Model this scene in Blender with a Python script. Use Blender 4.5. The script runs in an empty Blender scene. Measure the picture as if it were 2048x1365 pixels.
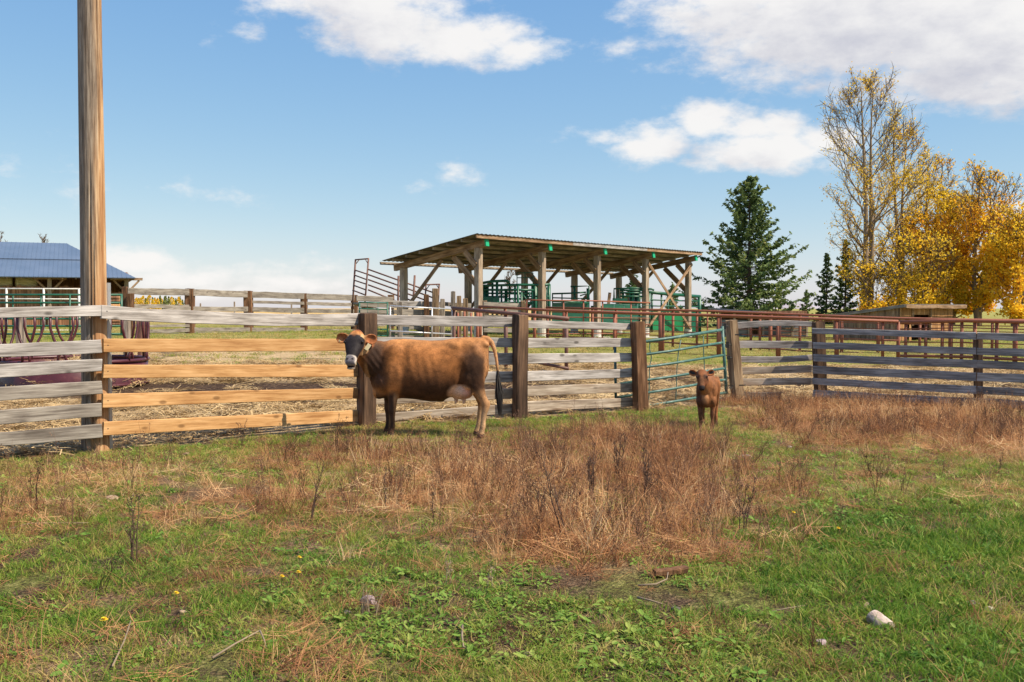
import bpy, math, random
import numpy as np
from mathutils import Vector, Matrix, noise as mnoise

random.seed(7); rng = np.random.default_rng(7)
SC = bpy.context.scene
COL = SC.collection
R = math.radians

# ------------------------------------------------------------ camera
F = 1991.0
PITCH = math.atan((682.5 - 617.0) / F)
CZ = 1.62
cam = bpy.data.objects.new('camera', bpy.data.cameras.new('camera'))
COL.objects.link(cam)
cam.data.sensor_width = 36.0
cam.data.lens = F / 2048 * 36.0
cam.data.clip_start = 0.1
cam.data.clip_end = 12000
cam.location = (0, 0, CZ)
cam.rotation_euler = (R(90) - PITCH, 0, 0)
SC.camera = cam

# ------------------------------------------------------------ exposure
SC.view_settings.view_transform = 'Standard'
SC.view_settings.look = 'None'
SC.view_settings.gamma = 1.0
SC.view_settings.use_curve_mapping = False
SC.view_settings.exposure = 0.58
try:
    SC.cycles.max_bounces = 6; SC.cycles.diffuse_bounces = 3; SC.cycles.glossy_bounces = 2
    SC.cycles.transmission_bounces = 4; SC.cycles.transparent_max_bounces = 6
except Exception: pass

# ------------------------------------------------------------ sun + sky
SUN_AZ = R(110.0)      # from +Y clockwise towards +X
SUN_EL = R(51.0)
sd = Vector((math.sin(SUN_AZ) * math.cos(SUN_EL), math.cos(SUN_AZ) * math.cos(SUN_EL), math.sin(SUN_EL)))
sun = bpy.data.objects.new('sun', bpy.data.lights.new('sun', 'SUN'))
COL.objects.link(sun)
sun.data.energy = 5.0
sun.data.angle = R(0.53)
sun.data.color = (1.0, 0.86, 0.67)
sun.rotation_euler = sd.to_track_quat('Z', 'Y').to_euler()

def ray(px, py):
    u = (px - 1024.0) / F; v = (py - 682.5) / F
    c, s = math.cos(PITCH), math.sin(PITCH)
    return Vector((u, c - v * s, -s - v * c))
def P(px, py, Y):
    d = ray(px, py); t = Y / d.y
    return Vector((d.x * t, Y, CZ + d.z * t))
def azel(px, py):
    d = ray(px, py).normalized()
    return math.atan2(d.x, d.y), math.asin(d.z)

def nd(nt, typ, x=None, **kw):
    n = nt.nodes.new(typ)
    for k, v in kw.items():
        setattr(n, k, v)
    if x:
        for k, v in x.items():
            if isinstance(v, bpy.types.NodeSocket): nt.links.new(v, n.inputs[k])
            else: n.inputs[k].default_value = v
    return n
def mth(nt, op, a, b=None, c=None, clamp=False):
    n = nt.nodes.new('ShaderNodeMath'); n.operation = op; n.use_clamp = clamp
    for i, v in enumerate((a, b, c)):
        if v is None: continue
        if isinstance(v, bpy.types.NodeSocket): nt.links.new(v, n.inputs[i])
        else: n.inputs[i].default_value = v
    return n.outputs[0]
def vmt(nt, op, a, b=None, out=0):
    n = nt.nodes.new('ShaderNodeVectorMath'); n.operation = op
    for i, v in enumerate((a, b)):
        if v is None: continue
        if isinstance(v, bpy.types.NodeSocket): nt.links.new(v, n.inputs[i])
        else: n.inputs[i].default_value = v
    return n.outputs[out]
def mixc(nt, fac, a, b, blend='MIX'):
    n = nt.nodes.new('ShaderNodeMix'); n.data_type = 'RGBA'; n.blend_type = blend
    for k, v in ((0, fac), (6, a), (7, b)):
        if isinstance(v, bpy.types.NodeSocket): nt.links.new(v, n.inputs[k])
        elif k == 0: n.inputs[0].default_value = v
        else: n.inputs[k].default_value = tuple(v) + ((1,) if len(v) == 3 else ())
    return n.outputs[2]
def ramp(nt, fac, stops, interp='LINEAR'):
    n = nt.nodes.new('ShaderNodeValToRGB'); n.color_ramp.interpolation = interp
    nt.links.new(fac, n.inputs[0])
    el = n.color_ramp.elements
    while len(el) > 1: el.remove(el[-1])
    for i, (p, c) in enumerate(stops):
        e = el[0] if i == 0 else el.new(p)
        e.position = p; e.color = tuple(c) + ((1,) if len(c) == 3 else ())
    return n.outputs[0]
def mrange(nt, v, a, b, c=0.0, d=1.0, smooth=True):
    n = nt.nodes.new('ShaderNodeMapRange'); n.interpolation_type = 'SMOOTHSTEP' if smooth else 'LINEAR'
    nt.links.new(v, n.inputs[0])
    for i, q in enumerate((a, b, c, d)): n.inputs[i + 1].default_value = q
    return n.outputs[0]

world = bpy.data.worlds.new('World'); SC.world = world
world.use_nodes = True
wt = world.node_tree; wt.nodes.clear()
sky = nd(wt, 'ShaderNodeTexSky', sky_type='NISHITA', sun_disc=False, sun_elevation=SUN_EL, sun_rotation=SUN_AZ,
         altitude=700, air_density=1.0, dust_density=0.6, ozone_density=2.2)
tc = nd(wt, 'ShaderNodeTexCoord')
# clouds as (px, py, rx, ry, weight) of the photograph, placed on the sky by azimuth and elevation
CL = [(700, -20, 190, 60, 1.0), (790, 60, 170, 52, 1.0), (930, 78, 130, 40, 1.0), (1035, 104, 80, 26, .8), (900, 10, 90, 25, .45),
      (1480, -5, 190, 70, 1.0), (1720, 20, 330, 120, 1.2), (1960, 70, 260, 110, 1.2), (1600, 110, 130, 45, .55), (1900, 160, 120, 52, .9), (2080, 140, 160, 60, 1.0),
      (1310, 288, 75, 36, .9), (1230, 268, 110, 20, .4), (1420, 250, 70, 42, 1.0), (1530, 305, 150, 34, 1.0), (1500, 262, 110, 34, .8), (1640, 272, 60, 32, .9),
      (905, 350, 60, 22, .36), (850, 378, 50, 16, .28), (1235, 95, 60, 26, .32), (485, 395, 60, 14, .24), (470, 60, 40, 14, .22), (335, 375, 40, 12, .17),
      (262, 520, 90, 26, .85), (370, 556, 170, 20, .62), (560, 560, 170, 20, .58), (635, 527, 70, 18, .5), (480, 585, 260, 12, .45), (20, 350, 70, 30, .15), (2030, 425, 40, 24, .5), (2000, 560, 110, 26, .6)]
gd = bpy.data.node_groups.new('cloud_density', 'ShaderNodeTree')
gd.interface.new_socket('P', in_out='INPUT', socket_type='NodeSocketVector')
gd.interface.new_socket('D', in_out='OUTPUT', socket_type='NodeSocketFloat')
gi = gd.nodes.new('NodeGroupInput'); go = gd.nodes.new('NodeGroupOutput')
p0 = gi.outputs[0]
w1 = nd(gd, 'ShaderNodeTexNoise', {'Vector': p0, 'Scale': 14.0, 'Detail': 3.0, 'Roughness': .55})
wv = vmt(gd, 'MULTIPLY', vmt(gd, 'SUBTRACT', w1.outputs['Color'], (.5, .5, .5)), (.05, .028, 0))
pw = vmt(gd, 'ADD', p0, wv)
acc = None
for (cx, cy, rx, ry, wg) in CL:
    a, e = azel(cx, cy)
    q = vmt(gd, 'MULTIPLY', vmt(gd, 'SUBTRACT', pw, (a, e, 0)), (F / (rx * 1.06), F / (ry * 1.08), 0))
    l = mth(gd, 'MULTIPLY', mth(gd, 'SUBTRACT', 1.32, vmt(gd, 'LENGTH', q, None, 1)), wg)
    acc = l if acc is None else mth(gd, 'SMOOTH_MAX', acc, l, .12)
n2 = nd(gd, 'ShaderNodeTexNoise', {'Vector': vmt(gd, 'MULTIPLY', p0, (1, 1.9, 1)), 'Scale': 21.0, 'Detail': 9.0, 'Roughness': .62})
det = mth(gd, 'MULTIPLY', mth(gd, 'SUBTRACT', n2.outputs[0], .5), 2.0)
# beyond the frame the same fair weather cumulus goes on
spx = nd(gd, 'ShaderNodeSeparateXYZ', {'Vector': p0})
n3 = nd(gd, 'ShaderNodeTexNoise', {'Vector': vmt(gd, 'ADD', vmt(gd, 'MULTIPLY', p0, (1, 2.4, 1)), (4.1, 7.7, 0)), 'Scale': 3.2, 'Detail': 2.0})
oth = mth(gd, 'MULTIPLY', mth(gd, 'SUBTRACT', n3.outputs[0], .56), 7.0)
outside = mth(gd, 'MAXIMUM', mrange(gd, mth(gd, 'ABSOLUTE', spx.outputs[0]), .50, .62), mrange(gd, spx.outputs[1], .33, .42))
oth = mth(gd, 'SUBTRACT', mth(gd, 'ADD', oth, mth(gd, 'MULTIPLY', outside, 3.0)), 3.0)
acc = mth(gd, 'MAXIMUM', acc, oth)
acc = mth(gd, 'MAXIMUM', acc, -1.0)
gd.links.new(mth(gd, 'ADD', acc, det), go.inputs[0])
sx = nd(wt, 'ShaderNodeSeparateXYZ', {'Vector': tc.outputs['Generated']})
az = mth(wt, 'ARCTAN2', sx.outputs[0], sx.outputs[1]); el = mth(wt, 'ARCSINE', sx.outputs[2])
pp = nd(wt, 'ShaderNodeCombineXYZ', {'X': az, 'Y': el}).outputs[0]
def dens(off):
    g = wt.nodes.new('ShaderNodeGroup'); g.node_tree = gd
    wt.links.new(vmt(wt, 'ADD', pp, off) if off else pp, g.inputs[0]); return g.outputs[0]
d0 = dens(None); d1 = dens((.016, .034, 0))
alpha = mrange(wt, d0, .02, .85)
elf = mrange(wt, el, -.01, .015)
alpha = mth(wt, 'MULTIPLY', mth(wt, 'MULTIPLY', alpha, .93), elf)
light = mrange(wt, mth(wt, 'SUBTRACT', d1, mth(wt, 'MULTIPLY', d0, .25)), -.05, 1.9, 1.0, 0.0)
ccol = mixc(wt, light, (.55, .55, .62), (.93, .905, .88))
# sky tint towards the pale horizon seen in the picture
sk = nd(wt, 'ShaderNodeSeparateColor', {'Color': sky.outputs[0]}); EXK = .105 * 2 ** .58
chn = [mth(wt, 'MULTIPLY', mth(wt, 'POWER', mth(wt, 'MULTIPLY', sk.outputs[i], EXK), p_), a_ / EXK) for i, (p_, a_) in enumerate(((.95, .84), (.676, .80), (.30, .834)))]
skc = nd(wt, 'ShaderNodeCombineColor', {'Red': chn[0], 'Green': chn[1], 'Blue': chn[2]}).outputs[0]
bg1 = nd(wt, 'ShaderNodeBackground', {'Color': skc, 'Strength': .105})
bg2 = nd(wt, 'ShaderNodeBackground', {'Color': ccol, 'Strength': .70})
mx = nd(wt, 'ShaderNodeMixShader', {0: alpha, 1: bg1.outputs[0], 2: bg2.outputs[0]})
wo = nd(wt, 'ShaderNodeOutputWorld'); wt.links.new(mx.outputs[0], wo.inputs[0])

# ------------------------------------------------------------ helpers
def tag(o, label=None, cat=None, group=None, kind=None):
    if label: o['label'] = label
    if cat: o['category'] = cat
    if group: o['group'] = group
    if kind: o['kind'] = kind
    return o
def empty(name, loc, label=None, cat=None, group=None):
    o = bpy.data.objects.new(name, None); COL.objects.link(o); o.location = loc
    o.empty_display_size = .2
    return tag(o, label, cat, group)
def sstep(x, a, b):
    t = min(1, max(0, (x - a) / (b - a))); return t * t * (3 - 2 * t)
def nsstep(x, a, b):
    t = np.clip((x - a) / (b - a), 0, 1); return t * t * (3 - 2 * t)
def lerp(a, b, t): return a + (b - a) * t

class MB:
    def __init__(s): s.v = []; s.f = []; s.m = []
    def add(s, vs, fs, mi=0):
        b = len(s.v); s.v.extend([tuple(v) for v in vs]); s.f.extend([tuple(i + b for i in f) for f in fs]); s.m.extend([mi] * len(fs)); return s
    def box(s, c, size, M=None, mi=0):
        hx, hy, hz = (q / 2 for q in size)
        vs = [Vector((x * hx, y * hy, z * hz)) for x in (-1, 1) for y in (-1, 1) for z in (-1, 1)]
        if M is not None: vs = [M @ v for v in vs]
        c = Vector(c); vs = [v + c for v in vs]
        return s.add(vs, [(0, 1, 3, 2), (4, 6, 7, 5), (0, 4, 5, 1), (2, 3, 7, 6), (0, 2, 6, 4), (1, 5, 7, 3)], mi)
    def bar(s, A, B, w, h, up=Vector((0, 0, 1)), mi=0):
        A = Vector(A); B = Vector(B); x = (B - A); L = x.length; x = x / L
        y = up.cross(x)
        if y.length < 1e-4: y = Vector((0, 1, 0)).cross(x)
        y.normalize(); z = x.cross(y)
        M = Matrix((x, y, z)).transposed()
        return s.box((A + B) / 2, (L, w, h), M, mi)
    def tube(s, pts, rad, n=8, cap=True, mi=0):
        pts = [Vector(p) for p in pts]; k = len(pts)
        if not hasattr(rad, '__len__'): rad = [rad] * k
        t0 = (pts[1] - pts[0]).normalized()
        ref = Vector((0, 0, 1)) if abs(t0.z) < .9 else Vector((1, 0, 0))
        a = t0.cross(ref).normalized(); vs = []
        for i in range(k):
            t = (pts[min(i + 1, k - 1)] - pts[max(i - 1, 0)])
            if t.length < 1e-9: t = t0
            t = t.normalized(); a = (a - t * a.dot(t))
            a = a.normalized() if a.length > 1e-6 else t.cross(ref).normalized()
            b = t.cross(a)
            for j in range(n):
                q = 2 * math.pi * j / n
                vs.append(pts[i] + (a * math.cos(q) + b * math.sin(q)) * rad[i])
        fs = [(i * n + j, i * n + (j + 1) % n, (i + 1) * n + (j + 1) % n, (i + 1) * n + j) for i in range(k - 1) for j in range(n)]
        if cap: fs += [tuple(range(n - 1, -1, -1)), tuple((k - 1) * n + j for j in range(n))]
        return s.add(vs, fs, mi)
    def quads(s, arr, mi=0):     # arr (n,4,3)
        b = len(s.v); n = len(arr)
        s.v.extend(map(tuple, arr.reshape(-1, 3).tolist()))
        s.f.extend([(b + 4 * i, b + 4 * i + 1, b + 4 * i + 2, b + 4 * i + 3) for i in range(n)]); s.m.extend([mi] * n); return s
    def mesh(s, name, mats, frame=None, smooth=False):
        vs = s.v
        if frame is not None:
            inv = frame.inverted(); vs = [tuple(inv @ Vector(v)) for v in vs]
        me = bpy.data.meshes.new(name); me.from_pydata(vs, [], s.f)
        mats = mats if isinstance(mats, (list, tuple)) else [mats]
        for m in mats: me.materials.append(m)
        if len(mats) > 1: me.polygons.foreach_set('material_index', s.m)
        if smooth: me.polygons.foreach_set('use_smooth', [True] * len(me.polygons))
        me.update(); return me
    def build(s, name, mats, parent=None, frame=None, smooth=False, loc=None):
        """world-space vertices; frame = the object's own axes (4x4); parents carry translation only"""
        if frame is None:
            frame = Matrix.Translation(Vector(loc) if loc is not None else (Vector(parent_loc(parent)) if parent else Vector((0, 0, 0))))
        me = s.mesh(name, mats, frame, smooth)
        o = bpy.data.objects.new(name, me); COL.objects.link(o)
        if parent is not None:
            o.parent = parent; o.matrix_local = Matrix.Translation(-parent_loc(parent)) @ frame
        else: o.matrix_local = frame
        return o
def parent_loc(p):
    l = Vector((0, 0, 0))
    while p is not None:
        l += p.location; p = p.parent
    return l
def axes(A, B, up=Vector((0, 0, 1))):
    A = Vector(A); B = Vector(B); x = (B - A).normalized(); y = up.cross(x)
    if y.length < 1e-4: y = Vector((0, 1, 0))
    y.normalize(); z = x.cross(y)
    M = Matrix((x, y, z)).transposed().to_4x4(); M.translation = (A + B) / 2; return M
def pipe(root, name, pts, r, mat, n=8, parent=None):
    mb = MB(); mb.tube(pts, r, n); return mb.build(name, mat, root, smooth=True)

def board(root, A, B, hA, hB, th, mat, sag=0.0, name='board', seg=10, rough=.004, label=None):
    A = Vector(A); B = Vector(B); L = (B - A).length; fr = axes(A, B); inv = fr.inverted()
    vs = []; fs = []; ph = random.uniform(0, 50); tw = random.uniform(-.012, .012); bow = random.uniform(-.02, .02)
    for i in range(seg + 1):
        t = i / seg; x = (t - .5) * L; h = lerp(hA, hB, t) / 2; s_ = 4 * t * (1 - t)
        zc = -sag * s_ + rough * 1.2 * mnoise.noise(Vector((ph, x * .7, 0))); yc = bow * s_ * .5
        zt = h + rough * mnoise.noise(Vector((ph, x * 2.3, 3))); zb = -h + rough * mnoise.noise(Vector((ph, x * 2.1, 9)))
        ex = (random.uniform(-.006, .006) if i in (0, seg) else 0)
        b = min(.006, th * .3); y2 = th / 2
        ring = [(-y2, zb + b), (-y2, zt - b), (-y2 + b, zt), (y2 - b, zt), (y2, zt - b), (y2, zb + b), (y2 - b, zb), (-y2 + b, zb)]
        for (yy, zz) in ring: vs.append((x + ex * (1 if zz > 0 else -1), yy + yc + tw * zz / max(h, .01) * (t - .5), zz + zc))
    n = 8
    for i in range(seg):
        for j in range(n): fs.append((i * n + j, i * n + (j + 1) % n, (i + 1) * n + (j + 1) % n, (i + 1) * n + j))
    fs += [tuple(range(n - 1, -1, -1)), tuple(seg * n + j for j in range(n))]
    fs = [tuple(reversed(f)) for f in fs]
    me = bpy.data.meshes.new(name); me.from_pydata(vs, [], fs); me.materials.append(mat); me.update()
    o = bpy.data.objects.new(name, me); COL.objects.link(o)
    if root is not None:
        o.parent = root; o.matrix_local = Matrix.Translation(-parent_loc(root)) @ fr
    else: o.matrix_local = fr
    if label: o['label'] = label
    return o

def post(root, base, top, w, d, mat, rot=0.0, name='post', round_=False, seg=9, rough=.012, label=None, taper=.0):
    """hewn post from base to top; local Z runs up the post"""
    base = Vector(base); top = Vector(top); z = (top - base); H = z.length; z.normalize()
    x = Vector((math.cos(rot), math.sin(rot), 0)); y = z.cross(x).normalized(); x = y.cross(z)
    fr = Matrix((x, y, z)).transposed().to_4x4(); fr.translation = base
    if round_: prof = [(math.cos(2 * math.pi * j / 14) / 2, math.sin(2 * math.pi * j / 14) / 2) for j in range(14)]
    else:
        c = .43; prof = []
        for (sx_, sy_) in ((1, 1), (-1, 1), (-1, -1), (1, -1)):
            q = [(.5, c), (c, .5)] if sx_ * sy_ > 0 else [(c, .5), (.5, c)]
            if (sx_, sy_) == (1, 1): q = [(.5, 0), (.5, c), (c, .5)]
            if (sx_, sy_) == (-1, 1): q = [(0, .5), (c, .5), (.5, c)]
            if (sx_, sy_) == (-1, -1): q = [(.5, 0), (.5, c), (c, .5)]
            if (sx_, sy_) == (1, -1): q = [(0, .5), (c, .5), (.5, c)]
            prof += [(a * sx_, b * sy_) for a, b in q]
    n = len(prof); vs = []; ph = random.uniform(0, 90)
    for i in range(seg + 1):
        t = i / seg; k = 1 - taper * t
        for j, (a, b) in enumerate(prof):
            m = 1 + rough / max(w, .05) * 2 * mnoise.noise(Vector((ph + a * 3, b * 3, t * H * 1.3)))
            dz = 0 if i < seg else rough * 1.5 * mnoise.noise(Vector((ph + a * 9, b * 9, 7)))
            if i == seg: m *= .96
            vs.append((a * w * k * m, b * d * k * m, t * H - (0.0 if i < seg else .01) + dz))
    vs.append((0, 0, H))
    fs = [(i * n + j, i * n + (j + 1) % n, (i + 1) * n + (j + 1) % n, (i + 1) * n + j) for i in range(seg) for j in range(n)]
    fs += [(seg * n + j, seg * n + (j + 1) % n, len(vs) - 1) for j in range(n)]
    me = bpy.data.meshes.new(name); me.from_pydata(vs, [], fs); me.materials.append(mat)
    if round_: me.polygons.foreach_set('use_smooth', [True] * len(me.polygons))
    me.update()
    o = bpy.data.objects.new(name, me); COL.objects.link(o)
    if root is not None:
        o.parent = root; o.matrix_local = Matrix.Translation(-parent_loc(root)) @ fr
    else: o.matrix_local = fr
    if label: o['label'] = label
    return o

# ------------------------------------------------------------ materials
def newmat(name):
    m = bpy.data.materials.new(name); m.use_nodes = True; nt = m.node_tree; nt.nodes.clear()
    out = nt.nodes.new('ShaderNodeOutputMaterial'); b = nt.nodes.new('ShaderNodeBsdfPrincipled')
    nt.links.new(b.outputs[0], out.inputs[0]); return m, nt, b, out
def setin(nt, b, k, v):
    if isinstance(v, bpy.types.NodeSocket): nt.links.new(v, b.inputs[k])
    else: b.inputs[k].default_value = v
def bump(nt, b, h, s=.4, d=.01):
    n = nd(nt, 'ShaderNodeBump', {'Height': h, 'Strength': s, 'Distance': d}); nt.links.new(n.outputs[0], b.inputs['Normal'])
def wood(name, dark, mid, lite, along='X', knots=.5, rough=.85, vary=.25, grain=1.0, stain=None, stainamt=.5, gscale=1.0):
    m, nt, b, out = newmat(name)
    t = nd(nt, 'ShaderNodeTexCoord'); oi = nd(nt, 'ShaderNodeObjectInfo')
    offs = vmt(nt, 'MULTIPLY', nd(nt, 'ShaderNodeCombineXYZ', {'X': oi.outputs['Random'], 'Y': oi.outputs['Random'], 'Z': oi.outputs['Random']}).outputs[0], (37., 61., 23.))
    co = vmt(nt, 'ADD', t.outputs['Object'], offs)
    sc = {'X': (1.9, 34, 34), 'Z': (26, 26, 1.6)}[along]
    sc = tuple(q * gscale for q in sc)
    g = vmt(nt, 'MULTIPLY', co, sc)
    n1 = nd(nt, 'ShaderNodeTexNoise', {'Vector': g, 'Scale': 1.0, 'Detail': 6.0, 'Roughness': .65, 'Distortion': .6}).outputs[0]
    n1b = nd(nt, 'ShaderNodeTexNoise', {'Vector': vmt(nt, 'MULTIPLY', g, (1, 3.5, 3.5) if along == 'X' else (3.5, 3.5, 1)), 'Scale': 1.0, 'Detail': 2.0}).outputs[0]
    n2 = nd(nt, 'ShaderNodeTexNoise', {'Vector': vmt(nt, 'MULTIPLY', co, (2.2, 7, 7) if along == 'X' else (7, 7, 1.6)), 'Scale': 1.0, 'Detail': 4.0}).outputs[0]
    fac = mth(nt, 'ADD', mth(nt, 'MULTIPLY', n1, .62), mth(nt, 'MULTIPLY', n2, .38))
    c = ramp(nt, fac, [(.37, dark), (.50, mid), (.62, lite)])
    c = mixc(nt, mth(nt, 'MULTIPLY', mrange(nt, n1b, .56, .70), .45 * grain), c, tuple(q * .35 for q in dark))
    if knots:
        vo = nd(nt, 'ShaderNodeTexVoronoi', {'Vector': vmt(nt, 'MULTIPLY', co, (3.0, 6.5, 6.5) if along == 'X' else (6.5, 6.5, 3.0)), 'Scale': 1.0, 'Randomness': 1.0})
        k = mth(nt, 'MULTIPLY', mrange(nt, vo.outputs['Distance'], .08, .20, 1.0, 0.0), mrange(nt, nd(nt, 'ShaderNodeSeparateColor', {'Color': vo.outputs['Color']}).outputs[0], .45, .5))
        c = mixc(nt, mth(nt, 'MULTIPLY', k, knots), c, tuple(q * .45 for q in dark))
    if stain:
        n4 = nd(nt, 'ShaderNodeTexNoise', {'Vector': vmt(nt, 'MULTIPLY', co, (1.1, 5, 5) if along == 'X' else (6, 6, .7)), 'Scale': 1.0, 'Detail': 3.0}).outputs[0]
        c = mixc(nt, mth(nt, 'MULTIPLY', mrange(nt, n4, .5, .68), stainamt), c, stain)
    v = mth(nt, 'ADD', 1 - vary / 2, mth(nt, 'MULTIPLY', oi.outputs['Random'], vary))
    c = mixc(nt, 1.0, c, nd(nt, 'ShaderNodeCombineXYZ', {'X': v, 'Y': v, 'Z': v}).outputs[0], 'MULTIPLY')
    setin(nt, b, 'Base Color', c); setin(nt, b, 'Roughness', rough); setin(nt, b, 'Specular IOR Level', .25)
    bump(nt, b, fac, .5, .006)
    return m
def paint(name, col, rough=.5, metal=0.0, wear=None, wearamt=.3, scale=8.0, vary=.1):
    m, nt, b, out = newmat(name)
    t = nd(nt, 'ShaderNodeTexCoord'); oi = nd(nt, 'ShaderNodeObjectInfo')
    n1 = nd(nt, 'ShaderNodeTexNoise', {'Vector': t.outputs['Object'], 'Scale': scale, 'Detail': 6.0, 'Roughness': .65}).outputs[0]
    c = ramp(nt, n1, [(.3, tuple(q * .75 for q in col)), (.7, tuple(min(1, q * 1.2) for q in col))])
    if wear: c = mixc(nt, mth(nt, 'MULTIPLY', mrange(nt, n1, .52, .66), wearamt), c, wear)
    setin(nt, b, 'Base Color', c); setin(nt, b, 'Roughness', rough); setin(nt, b, 'Metallic', metal)
    return m

M = {}
M['grey_board'] = wood('weathered_board', (.14, .122, .11), (.345, .318, .298), (.53, .50, .48), knots=.8, vary=.3)
M['grey_board_warm'] = wood('weathered_warm_board', (.16, .12, .09), (.34, .28, .22), (.52, .45, .37), knots=.5, vary=.3, stain=(.20, .12, .07), stainamt=.45)
M['grey_board_dark'] = wood('weathered_dark_board', (.12, .10, .085), (.24, .21, .18), (.38, .345, .30), knots=.6, vary=.3)
M['shade_board'] = wood('shaded_grey_board', (.11, .104, .10), (.25, .242, .24), (.42, .41, .405), knots=.5, vary=.25)  # darker, cooler copy of the grey board, carries the right fence's shade
M['new_board'] = wood('fresh_board', (.31, .15, .054), (.49, .275, .115), (.61, .375, .18), knots=.7, vary=.14, grain=.4)
M['old_post'] = wood('dark_post_wood', (.028, .017, .012), (.085, .05, .032), (.19, .115, .07), along='Z', knots=.3, vary=.2, stain=(.26, .15, .085), stainamt=.35)
M['red_post'] = wood('brown_post_wood', (.05, .024, .013), (.15, .073, .036), (.30, .165, .09), along='Z', knots=.4, vary=.2, stain=(.05, .025, .015), stainamt=.6)
M['tan_post'] = wood('weathered_post_wood', (.09, .055, .032), (.22, .145, .085), (.40, .29, .18), along='Z', knots=.4, vary=.2, stain=(.09, .04, .02), stainamt=.5)
M['grey_post'] = wood('grey_post_wood', (.10, .08, .065), (.25, .205, .165), (.42, .36, .30), along='Z', knots=.3, vary=.2)
M['timber'] = wood('shed_timber', (.12, .072, .04), (.27, .17, .10), (.41, .29, .19), knots=.3, vary=.25, gscale=.5)
M['timber_post'] = wood('shed_post_timber', (.16, .12, .085), (.33, .255, .19), (.48, .40, .31), along='Z', knots=.3, vary=.2, gscale=.5)
M['purlin'] = wood('purlin_timber', (.14, .105, .075), (.28, .22, .16), (.42, .35, .27), knots=.3, vary=.25, gscale=.5)
M['barn_board'] = wood('red_brown_boards', (.13, .06, .032), (.28, .14, .075), (.42, .235, .14), along='Z', knots=0, vary=.5, gscale=.35)
M['hut_board'] = wood('orange_brown_boards', (.17, .08, .032), (.36, .19, .08), (.52, .31, .155), along='Z', knots=.2, vary=.35, gscale=.5)
M['hut_shaded'] = wood('hut_shaded_boards', (.11, .07, .045), (.25, .165, .105), (.40, .28, .19), along='Z', knots=.2, vary=.4, gscale=.5, stain=(.38, .21, .10), stainamt=.6)  # shade of the hut's side wall painted in as a duller board tone
M['rust'] = paint('rusty_red_pipe', (.27, .085, .045), .65, 0, (.15, .06, .04), .6, 6)
M['rust_dark'] = paint('dark_rusty_pipe', (.13, .06, .045), .6, 0, (.20, .085, .05), .6, 6)
M['maroon'] = paint('maroon_paint', (.075, .015, .022), .4, 0, (.15, .06, .05), .5, 5)
M['teal'] = paint('teal_paint', (.045, .13, .115), .5, 0, (.26, .33, .31), .45, 9)
M['green'] = paint('green_paint', (.012, .105, .065), .4, 0, (.03, .13, .09), .4, 4)
M['green_bright'] = paint('bright_green_sheet', (.012, .19, .075), .4, 0, (.02, .14, .07), .4, 2)
M['green_tip'] = paint('green_end_paint', (.0, .36, .17), .5)
M['galv'] = paint('galvanised_steel', (.52, .53, .55), .38, .55, (.36, .36, .37), .5, 12)
M['white_pipe'] = paint('white_pipe_paint', (.62, .62, .60), .5, 0, (.4, .38, .35), .4, 6)
M['concrete'] = paint('pale_concrete', (.58, .55, .50), .9, 0, (.38, .35, .31), .5, 5)
M['iron'] = paint('black_iron', (.02, .02, .02), .5, .3)
# ------------------------------------------------------------ ground
def far_z(x): return .50 + (.08 - .50) * nsstep(np.asarray(x, float), -3.0, 10.0)
FX = [-40, -12.0, -5.43, -4.69, -1.99, .12, 2.0, 3.92, 5.28, 7.57, 12.0, 40]
FY = [-20, 5.2, 10.55, 11.2, 13.7, 14.6, 15.7, 17.4, 17.2, 16.2, 14.3, 4]
def fence_y(x): return np.interp(x, FX, FY)
def gz(x, y):
    x = np.asarray(x, float); y = np.asarray(y, float)
    base = nsstep(y, 14.5, 46) * far_z(x)
    base = base * (1 - .0 * y)
    b = (np.sin(x * 1.7 + y * .9) * np.sin(y * 2.1 - x * .6) * .5 + np.sin(x * 4.1 + 1.3) * np.sin(y * 3.7 + .4) * .28 + np.sin(x * .6 + 2) * np.sin(y * .5) * .6)
    base = base + .022 * b * (1 - nsstep(y, 24, 60))
    return base
def G(px, py):
    d = ray(px, py); lo, hi = 1.5, 400.0
    f = lambda t: CZ + d.z * t - float(gz(d.x * t, d.y * t))
    if f(hi) > 0: t = hi
    else:
        for _ in range(50):
            mid = (lo + hi) / 2
            if f(mid) > 0: lo = mid
            else: hi = mid
        t = (lo + hi) / 2
    return Vector((d.x * t, d.y * t, float(gz(d.x * t, d.y * t))))
def at_ground(px, Y):
    d = ray(px, 617); x = d.x / d.y * Y
    return Vector((x, Y, float(gz(x, Y))))

def fbm(x, y, s, seed=0):
    out = np.zeros_like(x); a = 1.0
    r = np.random.default_rng(seed)
    for o in range(4):
        for k in range(3):
            th = r.uniform(0, 6.28); ph = r.uniform(0, 6.28); f = s * (1.9 ** o) * r.uniform(.7, 1.3)
            out += a * np.sin((x * math.cos(th) + y * math.sin(th)) * f + ph + 1.3 * np.sin((x * math.sin(th) - y * math.cos(th)) * f * .7 + ph * 2)) / 3
        a *= .55
    return out
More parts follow.
